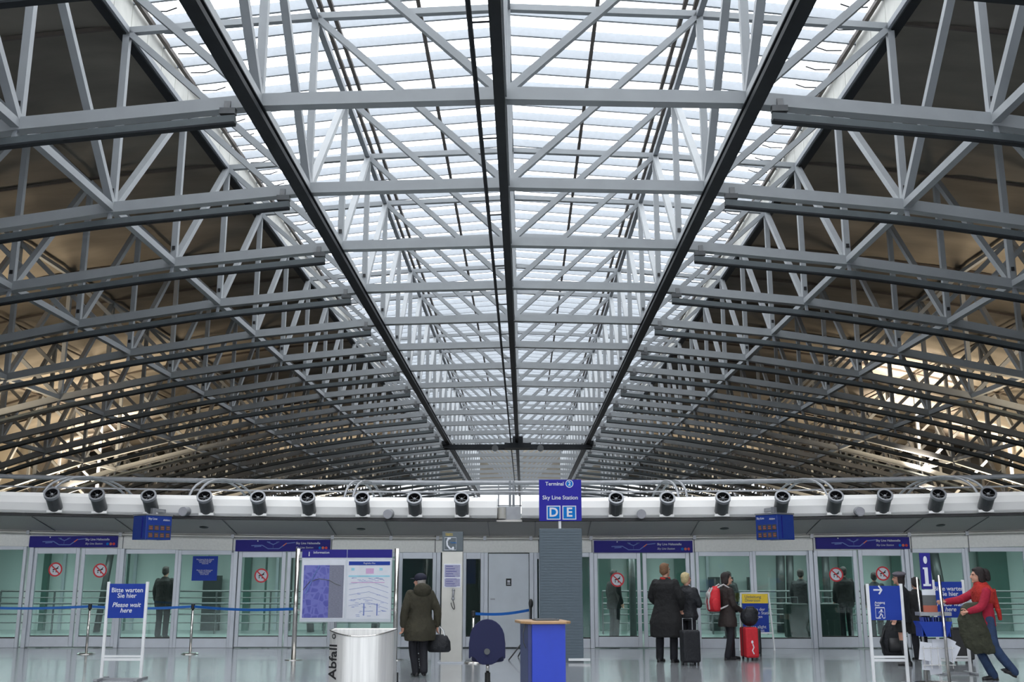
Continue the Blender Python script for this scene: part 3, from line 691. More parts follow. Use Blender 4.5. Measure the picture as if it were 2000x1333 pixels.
# ================================================================ SIGNS AND FURNITURE
def wait_sign(xl, xr, yt, ybp, Y, lab, right=False, mode='wait'):
    a, c = at(xl, yt, Y), at(xr, ybp, Y); cx = (a.x + c.x) / 2; W = c.x - a.x
    o = empty('wait_sign' if mode == 'wait' else 'exit_sign', (cx, Y, 0)); tag(o, lab, 'sign')
    zt, zb = a.z, c.z
    MB().bb((-W / 2, -.012, zb), (W / 2, .012, zt)).build('panel', 'blue', o)
    for sx in (-1, 1):
        MB().bb((sx * (W / 2 + .018) - .022, -.02, .03), (sx * (W / 2 + .018) + .022, .02, zt + .03)).build('post', 'white', o, bevel=.006)
        MB().bb((sx * (W / 2 + .018) - .03, -.24, 0), (sx * (W / 2 + .018) + .03, .24, .035)).build('foot', 'mgrey', o, bevel=.005)
    zc = zat(1286, Y)
    b = MB(); b.bb((-W / 2, -.015, zc - .045), (W / 2, .015, zc - .008)); b.bb((-W / 2, -.015, zc + .004), (W / 2, .015, zc + .035)); b.build('crossbar', 'white', o)
    MB().bb((-W / 2 - .06, -.03, .0), (W / 2 + .06, .03, .03)).build('base_bar', 'mgrey', o)
    h = zt - zb
    if mode == 'wait':
        text('lettering', 'Bitte warten\nSie hier', .098, 'paper', o, (0, -.016, zb + h * .73), bold=.012)
        text('lettering', 'Please wait\nhere', .098, 'paper', o, (0, -.016, zb + h * .30), bold=.012, italic=.25)
    else:
        b = MB(); y_ = -.015; zz = zb + h * .88
        b.bar((-W * .36, y_, zz), (-W * .10, y_, zz), .004, .022); b.bar((-W * .19, y_ - .001, zz + .06), (-W * .09, y_ - .001, zz - .004), .004, .022); b.bar((-W * .19, y_ - .002, zz - .06), (-W * .09, y_ - .002, zz + .004), .004, .022)
        b.build('arrow', 'paper', o)
        text('lettering', 'Ausgang\nExit', .045, 'paper', o, (-W * .35, -.016, zb + h * .47), align='LEFT', bold=.01)
        b = MB(); x0, x1, z0, z1 = -W * .34, -W * .05, zb + h * .06, zb + h * .36
        for p, q in (((x0, z0), (x0, z1)), ((x0, z1), (x1, z1)), ((x1, z1), (x1, z0)), ((x0, z0), (x0 + .07, z0)), ((x1, z0), (x1 - .03, z0))): b.bar((p[0], y_, p[1]), (q[0], y_, q[1]), .004, .014, (0, 1, 0) if 0 else (0, 0, 1))
        mx_ = (x0 + x1) / 2 + .012; mz = (z0 + z1) / 2
        b.disc((mx_ + .008, z1 - .035), .014, -.018, -.012, 12)
        for i_, (p, q, w_) in enumerate((((.004, .032), (-.004, -.012), .026), ((-.004, -.01), (.022, -.035), .013), ((.022, -.035), (.014, -.065), .012), ((-.006, -.01), (-.014, -.04), .013), ((-.014, -.04), (-.036, -.058), .012), ((.006, .028), (.034, .008), .009), ((.0, .028), (-.026, .016), .009), ((-.026, .016), (-.03, -.008), .009))):
            b.bar((mx_ + p[0], y_ - i_ * .0004, mz + p[1]), (mx_ + q[0], y_ - i_ * .0004, mz + q[1]), .005, w_)
        b.build('exit_pictogram', 'paper', o)
    return o
wait_sign(215, 281, 1141, 1208, 16.6, 'blue wait-here sign on white posts beside the left belt barrier')
wait_sign(1824, 1884, 1137, 1207, 17.7, 'blue wait-here sign half hidden behind the leaflet stand')
wait_sign(1696, 1762, 1145, 1212, 15.9, 'blue exit sign with white arrow on white posts', mode='exit')

def stanchion(px, Y, top, lab, belt_to=None, mat_='chrome'):
    X = xat(px, Y, 1280); o = empty('belt_stanchion', (X, Y, 0)); tag(o, lab, 'stanchion', 'belt barrier posts')
    b = MB(); b.tube([(0, 0, 0), (0, 0, .012), (0, 0, .03), (0, 0, .04)], [.175, .175, .14, .04], 28); b.build('base', 'chrome', o)
    MB().tube([(0, 0, .03), (0, 0, top - .07)], .026, 14).build('post', 'chrome', o, smooth=True)
    MB().tube([(0, 0, top - .075), (0, 0, top + .01), (0, 0, top + .02)], [.038, .038, .03], 16).build('head', 'black', o)
    if belt_to:
        p, q = Vector((0, 0, top - .03)), Vector(belt_to) - Vector((X, Y, 0)); n_ = 8; b = MB()
        for i in range(n_):
            t0, t1 = i / n_, (i + 1) / n_; A = p.lerp(q, t0); B = p.lerp(q, t1); A.z -= .04 * math.sin(PI * t0); B.z -= .04 * math.sin(PI * t1)
            b.bar(A, B, .004, .05)
        b.build('belt', 'belt', o)
    return o
YS = 21.8; ZTP = .96
s1, s2, s3 = xat(168, YS, 1280), xat(371, YS, 1280), xat(579, 20.4, 1280)
stanchion(168, YS, ZTP, 'steel belt stanchion nearest the left edge', (s2, YS, ZTP - .03))
stanchion(371, YS, ZTP, 'steel belt stanchion between wait sign and information board', (s3 - .04, 20.4, ZTP - .03))
stanchion(-90, YS, ZTP, 'steel belt stanchion beyond the left edge', (s1, YS, ZTP - .03))
stanchion(924, 19.7, .90, 'steel belt stanchion half hidden by the navy chair', (xat(1033, 20.6, 1200), 20.6, .90))
# info board
YI = 20.4
xl, xr = xat(579, YI), xat(774, YI); o = empty('information_board', ((xl + xr) / 2, YI, 0)); tag(o, 'steel-framed information board with two maps on round poles', 'information board')
Wd = (xr - xl) / 2; ztp = zat(1072, YI)
for sx in (-1, 1):
    MB().tube([(sx * Wd, 0, 0), (sx * Wd, 0, ztp)], .045, 18).build('pole', 'chrome', o, smooth=True)
    MB().tube([(sx * Wd, 0, 0), (sx * Wd, 0, .012), (sx * Wd, 0, .02)], [.16, .16, .05], 24).build('base', 'chrome', o)
zb0, zb1 = zat(1216, YI), zat(1074, YI); hw = Wd - .085
b = MB(); b.bb((-hw, -.03, zb0), (hw, .03, zb1)); b.build('case', 'alu', o, bevel=.006)
for zz in (zb0 + .2, zb1 - .2): MB().bb((-Wd, -.02, zz), (Wd, .02, zz + .03)).build('arm', 'mgrey', o)
zh = zat(1090, YI)
for sx in (-1, 1):
    x0, x1 = (-hw + .02, -.02) if sx < 0 else (.02, hw - .02)
    MB().bb((x0 - .015, -.04, zh), (x1 + .015, -.03, zb1)).build('header', 'navy', o)
    MB().bb((x0, -.036, zb0 + .06), (x1, -.03, zh - .04)).build('poster', 'paper', o)
text('lettering', 'i', .12, 'paper', o, (-hw + .14, -.044, (zh + zb1) / 2 - .01), bold=.03); text('lettering', 'Information', .065, 'paper', o, (-hw + .22, -.044, (zh + zb1) / 2 + .02), align='LEFT')
def map_mat():
    m = bpy.data.materials.new('city_map'); m.use_nodes = True; N = m.node_tree.nodes; L = m.node_tree.links; b = N['Principled BSDF']; b.inputs['Roughness'].default_value = .25
    tc = N.new('ShaderNodeTexCoord'); v = N.new('ShaderNodeTexVoronoi'); v.feature = 'DISTANCE_TO_EDGE'; v.inputs['Scale'].default_value = 8; v.inputs['Randomness'].default_value = .55; L.new(tc.outputs['Object'], v.inputs['Vector'])
    cr = N.new('ShaderNodeValToRGB'); cr.color_ramp.elements[0].position = .05; cr.color_ramp.elements[0].color = (.17, .18, .52, 1); cr.color_ramp.elements[1].position = .12; cr.color_ramp.elements[1].color = (.045, .045, .30, 1)
    n = N.new('ShaderNodeTexNoise'); n.inputs['Scale'].default_value = 6; L.new(tc.outputs['Object'], n.inputs['Vector'])
    L.new(v.outputs['Distance'], cr.inputs[0]); mx = N.new('ShaderNodeMix'); mx.data_type = 'RGBA'; mx.inputs[7].default_value = (.13, .14, .48, 1); L.new(n.outputs['Fac'], mx.inputs[0]); L.new(cr.outputs[0], mx.inputs[6]); L.new(mx.outputs[2], b.inputs['Base Color']); return m
xm0, xm1 = -hw + .05, -.05; ym0, ym1 = zb0 + .08, zh - .14; xs_ = xm0 + (xm1 - xm0) * .64
MB().bb((xm0, -.040, ym0), (xs_, -.036, ym1)).build('map_print', map_mat(), o)
MB().bb((xs_, -.040, ym0), (xm1, -.036, ym1)).build('street_index', mat('index_grey', s(118, 120, 138), .4, var=.25, scale=25, aniso=(1, 1, 6)), o)
b = MB(); pp = [(-.02 + xm0 + .02, .45), (xm0 + .12, .6), (xm0 + .3, .66), (xm0 + .5, .63), (xm1 - .15, .56), (xm1 - .05, .53)]
b.tube([(x, -.042, ym0 + (ym1 - ym0) * (t + .08)) for x, t in pp], .007, 6); b.build('route_curve', 'dgrey', o)
b = MB(); b.tube([(xm0 + .05, -.042, ym0 + .45 * (ym1 - ym0)), (xm0 + .2, -.042, ym0 + .8 * (ym1 - ym0)), (xm0 + .3, -.042, ym1)], .014, 6); b.build('river', 'printblue', o)
xp0, xp1 = .04, hw - .04; hh = zh - .04 - zb0 - .06
MB().bb((xp0, -.040, zh - .14), (xp1, -.036, zh - .07)).build('plan_header', 'blue', o)
b = MB(); b.bb((xp0, -.039, zh - .36), (xp1, -.036, zh - .33)); b.bb((xp0 + .05, -.039, zh - .24), (xp0 + .11, -.036, zh - .19)); b.bb((xp1 - .2, -.039, zh - .24), (xp1 - .14, -.036, zh - .19)); b.build('plan_bands', mat('print_aqua', s(150, 205, 222), .4), o)
b = MB(); b.bb((xp0 + .33, -.040, zh - .30), (xp0 + .48, -.037, zh - .20)); b.bb((xp0 + .05, -.039, zh - .47), (xp1 - .1, -.0365, zh - .455)); b.build('plan_blocks', mat('print_pink', s(205, 165, 205), .4), o)
b = MB(); random.seed(3)
for i in range(60):
    x = random.uniform(xp0 + .03, xp1 - .12); z = random.choice([zh - .40, zh - .42, zh - .68, zh - .80, zh - .86, zh - .92, zh - 1.0, zh - 1.08]) + random.uniform(-.02, .02); l_ = random.uniform(.02, .08); b.bb((x, -.0385, z), (x + l_, -.036, z + .006))
for x in (xp0 + .3, xp0 + .55): b.bb((x, -.0385, zb0 + .12), (x + .02, -.036, zb0 + .34))
for i in range(5): b.tube([(xp0 + .02, -.037, zb0 + .3 + .1 * i), (xp0 + .4, -.037, zb0 + .36 + .1 * i), (xp1 - .02, -.037, zb0 + .24 + .1 * i)], .0025, 4)
b.build('plan_lines', 'printblue', o)
text('lettering', 'Flughafen Plan', .04, 'paper', o, ((xp0 + xp1) / 2, -.043, zh - .105))

# litter bin
YBn = 12.0; xl, xr = xat(640, YBn, 1280), xat(766, YBn, 1280); cx = (xl + xr) / 2; W = (xr - xl) / 2; zt = zat(1233, YBn)
o = empty('litter_bin', (cx, YBn + .1, 0)); tag(o, 'curved brushed steel litter bin marked Abfall', 'litter bin')
def dshape(w_, d_, n=24):
    pts = []
    for i in range(n + 1):
        t = -1 + 2 * i / n; pts.append((w_ * t, -d_ * (1 - abs(t) ** 2.6) ))
    return pts
out = dshape(W, .2) + [(W, .28), (-W, .28)]; inn = dshape(W - .02, .185) + [(W - .02, .26), (-W + .02, .26)]
m = MB(); n_ = len(out)
zz = [.04, zt]
def scoop(i, sc_=.055): return -sc_ * (1 - (-1 + 2 * i / 24) ** 2) if i <= 24 else 0
for (ol, z_, k_) in ((out, .04, 0), (out, zt, 1), (inn, zt, 1), (inn, zt - .35, 0)):
    for i_, p in enumerate(ol): m.v.append((p[0], p[1], z_ + k_ * scoop(i_)))
for lv in range(3):
    for i in range(n_): j = (i + 1) % n_; m.f.append((lv * n_ + i, lv * n_ + j, (lv + 1) * n_ + j, (lv + 1) * n_ + i))
m.build('body', 'binsteel', o)
m = MB(); m.prism(inn, 'z', zt - .38, zt - .35); m.build('inner_tray', 'dgrey', o)
m = MB(); m.prism([(p[0] * .96, p[1] * .9) for p in out], 'z', 0, .05); m.build('plinth', 'black', o)
m = MB()
for i in range(n_): pass
m.tube([(p[0], p[1], zt + scoop(i_ % len(out))) for i_, p in enumerate(out + [out[0]])], .008, 6); m.build('rim', 'chrome', o)
tx = -W * .83; ty = -.2 * (1 - .83 ** 2.6) - .012
text('lettering', 'Abfall', .165, 'black', o, (tx, ty, zt - .33), rz=-.55, bold=.012, rx=PI / 2, ry=0).rotation_euler = (Matrix.Rotation(-.62, 4, 'Z') @ Matrix.Rotation(PI / 2, 4, 'X') @ Matrix.Rotation(PI / 2, 4, 'Z')).to_euler()
m = MB(); m.ring((0, 0), .018, .028, -.004, 0, 16); q = m.build('recycle_mark', 'black', o); q.location = (tx - .0, ty, zt - .06); q.rotation_euler = (0, 0, -.62)
MB().tube([(W + .03, .2, 0.1), (W + .03, .2, .5)], .01, 6).build('latch_rod', 'black', o)

# telephone column
YP = 19.7; xl, xr = xat(862.5, YP), xat(903, YP); W = (xr - xl) / 2; o = empty('telephone_column', ((xl + xr) / 2, YP, 0)); tag(o, 'tall beige steel telephone column with grey phone sign', 'telephone column')
zc_ = zat(1078, YP); zs_ = zat(1039, YP)
MB().bb((-W, 0, .02), (W, .3, zc_)).build('column', 'beige', o, bevel=.006)
MB().bb((-W, -.01, zc_ + .005), (W, .2, zs_)).build('sign_head', 'slategrey', o, bevel=.004)
h = zs_ - zc_
b = MB(); cxp = -W * .25; c0 = zc_ + h * .36
b.tube([(cxp - .03, -.016, c0 + .10), (cxp - .055, -.016, c0 + .05), (cxp - .05, -.016, c0 - .02), (cxp - .0, -.016, c0 - .08), (cxp + .05, -.016, c0 - .095)], .018, 10, flat=1)
b.ell((cxp - .015, -.016, c0 + .105), (.036, .012, .022)); b.ell((cxp + .06, -.016, c0 - .075), (.022, .012, .034)); b.build('handset_icon', 'paper', o, smooth=True)
b = MB(); q0, q1, r0, r1 = -W * .78, W * .36, zc_ + .03, zc_ + h * .70
for p, q in (((q0, r0), (q1, r0)), ((q1, r0), (q1, r1)), ((q1, r1), (q0, r1)), ((q0, r1), (q0, r0))): b.bar((p[0], -.013, p[1]), (q[0], -.013, q[1]), .004, .008)
b.build('icon_frame', 'paper', o); text('lettering', 'Telefon', .04, 'cyan', o, (W * .1, -.014, c0 + .03))
text('lettering', 'Telephone\nTéléphone', .032, 'yellow', o, (-W * .7, -.013, zc_ + h * .86), align='LEFT')
MB().bb((-W * .80, -.012, zat(1148, YP)), (W * .85, 0, zat(1102, YP))).build('notice_frame', 'paper', o)
b = MB(); b.bb((-W * .72, -.016, zat(1146, YP)), (W * .77, -.012, zat(1131, YP))); b.bb((-W * .72, -.016, zat(1128, YP)), (W * .77, -.012, zat(1104, YP))); b.build('notice', 'poster', o)
b = MB(); za, zb_ = zat(1105, YP), zat(1145, YP)
for i in range(9): z_ = za - .02 - i * .045; b.bb((-W * .6, -.018, z_), (W * (.1 + .5 * ((i * 7) % 3) / 3), -.016, z_ + .008))
b.build('notice_print', 'navy', o)
b = MB(); b.tube([(.03, -.05, zat(1153, YP)), (.025, -.06, zat(1170, YP))], .02, 10); b.ell((.03, -.045, zat(1153, YP)), (.028, .03, .03)); b.ell((.025, -.055, zat(1170, YP)), (.028, .03, .03)); b.build('handset', 'mgrey', o, smooth=True)
b = MB(); pts = []
for i in range(40):
    t = i / 39; a = t * PI * 1.35; pts.append((.02 + .035 * math.sin(a * 1.0), -.04, zat(1172, YP) - .17 * math.sin(t * PI * .9)))
b.tube(pts, .007, 6); b.build('cord', 'black', o)
MB().bb((-W - .05, -.06, 0), (W + .05, .38, .025)).build('base_plate', 'alu', o)

# slate column with destination sign
YC = 19.9; xl, xr = xat(1054, YC), xat(1138, YC); W = (xr - xl) / 2; zt = zat(1033, YC)
o = empty('sign_column', ((xl + xr) / 2, YC, 0)); tag(o, 'slate grey column carrying the blue destination sign', 'sign column')
MB().bb((-W, 0, .0), (W, .30, zt)).build('column', 'column', o, bevel=.006)
b = MB(); z_ = .1
while z_ < zt - .02: b.bb((-W + .012, -.006, z_), (W - .012, .002, z_ + .034)); z_ += .05
b.build('ribs', 'column', o)
xs0 = (xat(1095, YC) - (xl + xr) / 2)
MB().bb((xs0 - .025, .08, zt), (xs0 + .025, .13, zat(1015, YC))).build('sign_stem', 'white', o)
MB().bb((W * .3, -.05, .03), (W + .12, .0, .07)).build('kick_bar', 'white', o)
MB().bb((-W - .0, -.02, 0), (W, -.0, .05)).build('base_skirt', 'slategrey', o)
z1, z0 = zat(937, YC), zat(1018, YC); hW = (xat(1136, YC, 980) - xat(1053, YC, 980)) / 2; hS = z1 - z0
q = empty('destination_sign', ((xat(1136, YC, 980) + xat(1053, YC, 980)) / 2, YC + .06, z0)); tag(q, 'square violet-blue destination sign reading Terminal 2, D and E', 'sign')
MB().bb((-hW, 0, 0), (hW, .09, hS)).build('panel', 'violet', q, bevel=.004)
text('lettering', 'Terminal', .097, 'paper', q, (-hW * .70, -.004, hS * .895), align='LEFT', bold=.012)
MB().disc((hW * .44, hS * .90), .075, -.006, 0, 24).build('number_disc', 'cyan', q); MB().ring((hW * .44, hS * .90), .062, .075, -.009, -.006, 24).build('number_ring', 'paper', q)
text('lettering', '2', .11, 'paper', q, (hW * .44, -.009, hS * .90), bold=.02)
text('lettering', 'Sky Line Station', .105, 'paper', q, (0, -.004, hS * .56), bold=.012)
for sx, ch in ((-1, 'D'), (1, 'E')):
    cx_ = sx * hW * .37 + .02; cz_ = hS * .20; r_ = hW * .325
    MB().bb((cx_ - r_, -.006, cz_ - r_), (cx_ + r_, 0, cz_ + r_)).build('letter_border', 'paper', q); MB().bb((cx_ - r_ * .86, -.009, cz_ - r_ * .86), (cx_ + r_ * .86, -.006, cz_ + r_ * .86)).build('letter_tile', 'cyan', q)
    text('lettering', ch, .235, 'paper', q, (cx_, -.012, cz_), bold=.025)

# desk
YD = 11.4; zt = zat(1213, YD + .15); xl, xr = xat(1029, YD, 1280), xat(1108, YD, 1280)
o = empty('lectern_desk', ((xl + xr) / 2, YD, 0), math.radians(12)); tag(o, 'blue standing desk with light wooden top', 'desk')
W = .20
MB().bb((-W + .04, 0, .06), (W, .02, zt - .03)).build('front_panel', 'deskblue', o)
MB().bb((-W, .02, .06), (W, .42, zt - .03)).build('body', 'deskside', o, bevel=.004)
MB().bb((-W + .03, .05, 0), (W - .03, .38, .06)).build('plinth', 'black', o)
top = [(-W - .06, .10), (-W + .02, -.05), (W + .0, -.06), (W + .06, .0), (W + .06, .42), (W - .02, .50), (-W - .02, .50), (-W - .06, .42)]
MB().prism(top, 'z', zt - .028, zt).build('desk_top', 'wood', o, bevel=.006)
MB().tube([(-W - .01, .1, zt - .03), (-W - .04, .08, zt - .12), (-W - .03, .1, zt - .22), (-W, .12, zt - .28)], .006, 6).build('cable', 'dgrey', o)
q = empty('flat_tablet', (xl + (xr - xl) * .5, YD + .22, zt), math.radians(12)); tag(q, 'dark flat tablet lying on the wooden desk top', 'tablet')
MB().bb((-.14, -.09, .0), (.12, .10, .016)).build('body', 'dgrey', q, bevel=.004); MB().bb((-.12, -.075, .016), (.10, .085, .019)).build('screen', 'black', q)

# navy chair seen from behind
YCh = 13.9; cxp = xat(951.5, YCh, 1260); zt, zb_ = zat(1210, YCh), zat(1299, YCh)
o = empty('office_chair', (cxp, YCh, 0)); tag(o, 'navy upholstered swivel chair turned with its back to the viewer', 'chair')
hw_ = (xat(987, YCh, 1250) - xat(916, YCh, 1250)) / 2; hh = zt - zb_
ol = []
for i in range(13): a = PI * i / 12; ol.append((hw_ * .97 * math.cos(a), zb_ + hh * .55 + hh * .45 * math.sin(a)))
ol += [(-hw_, zb_ + hh * .45), (-hw_, zb_ + hh * .14), (-hw_ * .93, zb_ + hh * .13), (-hw_ * .86, zb_ + hh * .18), (-hw_ * .68, zb_ + hh * .14), (-hw_ * .5, zb_ + hh * .05), (-hw_ * .25, zb_), (hw_ * .25, zb_), (hw_ * .5, zb_ + hh * .05), (hw_ * .68, zb_ + hh * .14), (hw_ * .86, zb_ + hh * .18), (hw_ * .93, zb_ + hh * .13), (hw_, zb_ + hh * .14), (hw_, zb_ + hh * .45)]
MB().prism(ol, 'y', -.035, .035).build('backrest', 'chair', o, bevel=.02)
b = MB(); b.tube([(0, -.05, zb_ + hh * .29), (0, -.03, zb_ + hh * .29)], .038, 20); b.build('button', 'dgrey', o)
MB().prism([(hw_ * .9 * math.cos(2 * PI * i / 20), .26 + .24 * math.sin(2 * PI * i / 20)) for i in range(20)], 'z', zb_ + .02, zb_ + .10).build('seat', 'chair', o, bevel=.02)
MB().tube([(0, .2, .33), (0, .2, zb_ + .02)], .022, 12).build('gas_lift', 'chrome', o, smooth=True)
MB().tube([(0, .2, .08), (0, .2, .34)], .036, 12).build('column', 'black', o)
MB().bar((0, .2, zb_), (0, .0, zb_ + .03), .06, .02).build('back_bracket', 'black', o)
for i in range(5):
    a = 2 * PI * i / 5 + .3; e = Vector((.3 * math.cos(a), .2 + .3 * math.sin(a), .07)); lg = MB(); lg.bar((0, .2, .12), e, .05, .03); q = lg.build('base_arm', 'black', o)
    MB().tube([(e.x - .02, e.y, .03), (e.x + .02, e.y, .03)], .03, 12).build('caster', 'black', q)

# tripod behind the desk
q = ground(1010, 1298); YT = 20.7; X = xat(1037, YT, 1200)
o = empty('tripod_stand', (X, YT, 0)); tag(o, 'black tripod stand behind the blue desk at the belt end', 'tripod')
MB().tube([(0, 0, .45), (0, 0, 1.06)], .022, 10).build('pole', 'black', o)
MB().ell((0, 0, 1.02), (.045, .045, .09)).build('head', 'black', o, smooth=True)
for dx, dy in ((-.42, -.4), (.35, -.3), (-.25, .4)): MB().tube([(0, 0, .5), (dx, dy, .01)], .013, 8).build('leg', 'black', o)

# flight monitors hanging under the fascia
def monitor(px0, px1, py0, py1, Y, rz, lab):
    p0, p1 = at(px0, py1, Y), at(px1, py0, Y); cx = (p0.x + p1.x) / 2; o = empty('flight_monitor', (cx, Y, p0.z), rz); tag(o, lab, 'monitor')
    W = .29; h = p1.z - p0.z; D = .48
    MB().bb((-W, 0, 0), (W, D, h)).build('housing', 'screenblue', o, bevel=.01)
    MB().bb((-W - .01, -.01, h), (W + .01, D + .01, h + .03)).build('cover', 'mgrey', o)
    b = MB()
    for i in range(2):
        for j in range(4): b.bb((-W + .06 + j * .13, -.006, h * (.08 + .30 * i)), (-W + .16 + j * .13, 0, h * (.30 + .30 * i)))
    b.build('display_rows', 'dgrey', o)
    b = MB()
    for i in range(2):
        for j in range(4): b.bb((-W + .08 + j * .13, -.009, h * (.14 + .30 * i)), (-W + .15 + j * .13, -.006, h * (.16 + .30 * i))); b.bb((-W + .08 + j * .13, -.009, h * (.21 + .30 * i)), (-W + .14 + j * .13, -.006, h * (.23 + .30 * i)))
    b.build('display_digits', 'orange', o)
    text('lettering', 'Sky Line', .06, 'paper', o, (-W + .04, -.006, h * .86), align='LEFT'); text('lettering', 'Abfahrt', .05, 'paper', o, (W - .05, -.006, h * .82), align='RIGHT')
    iv = Matrix.Rotation(-rz, 4, 'Z'); hg = MB(); hg.bar((0, D / 2, h + .03), (0, D / 2, h + .16), .08, .08); e_ = iv @ Vector((0, 1.2, .0)); hg.bar((0, D / 2, h + .12), (e_.x, D / 2 + e_.y - .1, h + .14), .07, .07); hg.build('hanger', 'mgrey', o)
    b = MB(); b.bb((-W - .012, .12, .03), (-W, .135, h - .03)); b.bb((W, .12, .03), (W + .012, .135, h - .03)); b.build('side_groove', 'navy', o)
    MB().bb((-.2, .05, -.01), (.0, .09, 0)).build('floor_light', 'paper', o)
monitor(273, 347, 1008, 1055, 21.3, math.radians(51), 'blue boxed flight display hanging at the left below the white fascia')
monitor(1466, 1528, 1006, 1055, 21.3, math.radians(-56), 'blue boxed flight display hanging at the right below the white fascia')

# A-board beside the red suitcase
YA = 22.9; a, c = at(1446, 1161, YA), at(1500, 1237, YA); W = (c.x - a.x) / 2
o = empty('standing_board', ((a.x + c.x) / 2 + .03, YA, 0)); tag(o, 'yellow and blue notice board on white legs near the red suitcase', 'notice board')
zy = zat(1179, YA)
MB().bb((-W, -.012, c.z), (W, .01, zy)).build('panel', 'blue', o); MB().bb((-W, -.012, zy), (W, .01, a.z)).build('yellow_header', 'yellow', o)
b = MB()
for p, q in (((-W - .02, a.z + .02), (W + .02, a.z + .02)), ((-W - .02, c.z), (W + .06, c.z))): b.bar((p[0], 0, p[1]), (q[0], 0, q[1]), .03, .03)
b.build('frame', 'white', o)
for sx in (-1, 1): MB().bar((sx * (W + .02), 0, a.z + .03), (sx * (W + .09), 0, .0), .03, .03).build('leg', 'white', o)
MB().bar((-.2, .05, a.z - .1), (-.25, .4, 0), .025, .025).build('leg', 'mgrey', o)
text('lettering', 'Umleitung\nDiversion', .085, 'dgrey', o, (-W + .05, -.016, (zy + a.z) / 2), align='LEFT')
text('lettering', 'Bitte an der\nnächsten Station\naussteigen', .088, 'paper', o, (-W + .05, -.016, zy - .20), align='LEFT'); text('lettering', 'Please alight\nat the next\nstation', .088, 'paper', o, (-W + .05, -.016, zy - .56), align='LEFT')

# leaflet stand with the big i
YL = 15.6
xl, xr = xat(1803, YL), xat(1829, YL); ztp = zat(1124, YL)
o = empty('leaflet_stand', (xat(1815, YL), YL, 0)); tag(o, 'leaflet stand with blue i sign, baskets and steel poles', 'leaflet stand'); x0 = xat(1815, YL)
MB().tube([(xat(1803, YL) - x0, .15, .06), (xat(1803, YL) - x0 - .02, .15, ztp - .03)], .018, 12).build('pole', 'chrome', o, smooth=True)
MB().tube([(xat(1831, YL) - x0, -.15, .06), (xat(1828, YL) - x0, -.15, ztp)], .022, 12).build('pole', 'chrome', o, smooth=True)
za, zb_ = zat(1081, YL), zat(1151, YL); W = .075
MB().bb((-W - .03, -.01, zb_), (W - .03, .01, za)).build('sign_panel', 'navy', o)
b = MB(); b.ell((-.03, -.014, za - .10), (.028, .006, .055)); b.bb((-.055, -.014, zb_ + .07), (-.005, -.010, zb_ + .305)); b.bb((-.085, -.0155, zb_ + .04), (.025, -.010, zb_ + .07)); b.bb((-.075, -.0155, zb_ + .28), (-.054, -.010, zb_ + .305)); b.build('letter_i', 'paper', o)
MB().bb((-.11, -.01, zat(1163, YL)), (.06, .01, zb_ - .01)).build('small_card', 'paper', o)
MB().bb((-.11, -.01, zat(1183, YL)), (.08, .01, zat(1163, YL))).build('grey_panel', 'dgrey', o); MB().bb((-.11, -.012, zat(1199, YL)), (.09, .012, zat(1183, YL))).build('orange_panel', mat('dull_orange', s(170, 90, 70), .5), o)
MB().bb((-.2, -.1, zat(1200, YL) - .02), (.25, .1, zat(1196, YL))).build('glass_shelf', 'mgrey', o)
b = MB(); zz0, zz1 = zat(1243, YL), zat(1214, YL)
for sy in (-1, 1):
    b.prism([(-.23, zz1), (.24, zz1), (.16, zz0), (-.14, zz0)], 'y', sy * .12 - .008, sy * .12 + .008)
b.prism([(-.12, zz1), (.12, zz1), (.12, zz0), (-.12, zz0)], 'x', -.2, -.185); b.prism([(-.12, zz1), (.12, zz1), (.12, zz0), (-.12, zz0)], 'x', .19, .205); b.bb((-.14, -.12, zz0), (.16, .12, zz0 + .01)); b.build('basket', 'blue', o)
b = MB()
for i in range(8): b.box((-.16 + i * .045, -.05 + .03 * (i % 3), zz1 - .02), (.006, .15, .16), Matrix.Rotation(.2 * (i - 4) * .2, 3, 'Y'))
b.build('brochures', mat('brochure_blue', s(70, 90, 180), .5, var=.3), o)
b = MB(); zq0, zq1 = zat(1312, YL), zat(1254, YL)
for i, (dx, dz, an) in enumerate(((-.16, .0, .15), (-.04, -.06, -.1), (.04, .03, .05), (.18, .05, .45), (.24, -.02, .5), (-.1, -.14, .05), (.0, -.2, -.12))):
    b.box((dx, -.08 + i * .02, (zq0 + zq1) / 2 + .08 + dz), (.17, .006, .25), Matrix.Rotation(an, 3, 'Y'))
b.build('papers', 'paper', o)
b = MB()
for i in range(5): b.bar((-.2 + i * .1, -.12, zq0 + .05), (-.2 + i * .1, -.12, zq1 - .05), .006, .006)
b.bar((-.22, -.12, zq0 + .1), (.24, -.12, zq0 + .1), .008, .008); b.bar((-.22, -.12, zq1 - .08), (.24, -.12, zq1 - .08), .008, .008); b.build('wire_rack', 'chrome', o)
b = MB(); b.tube([(.33 * math.cos(a * PI / 12), .28 * math.sin(a * PI / 12), .06) for a in range(25)], .014, 8); b.bar((-.33, 0, .06), (.33, 0, .06), .02, .02); b.bar((0, -.28, .06), (0, .28, .06), .02, .02); b.build('base_ring', 'chrome', o)
for a in range(4): e = (.3 * math.cos(a * PI / 2 + .7), .25 * math.sin(a * PI / 2 + .7)); MB().tube([(e[0] - .015, e[1], .03), (e[0] + .015, e[1], .03)], .03, 12).build('caster', 'black', o)

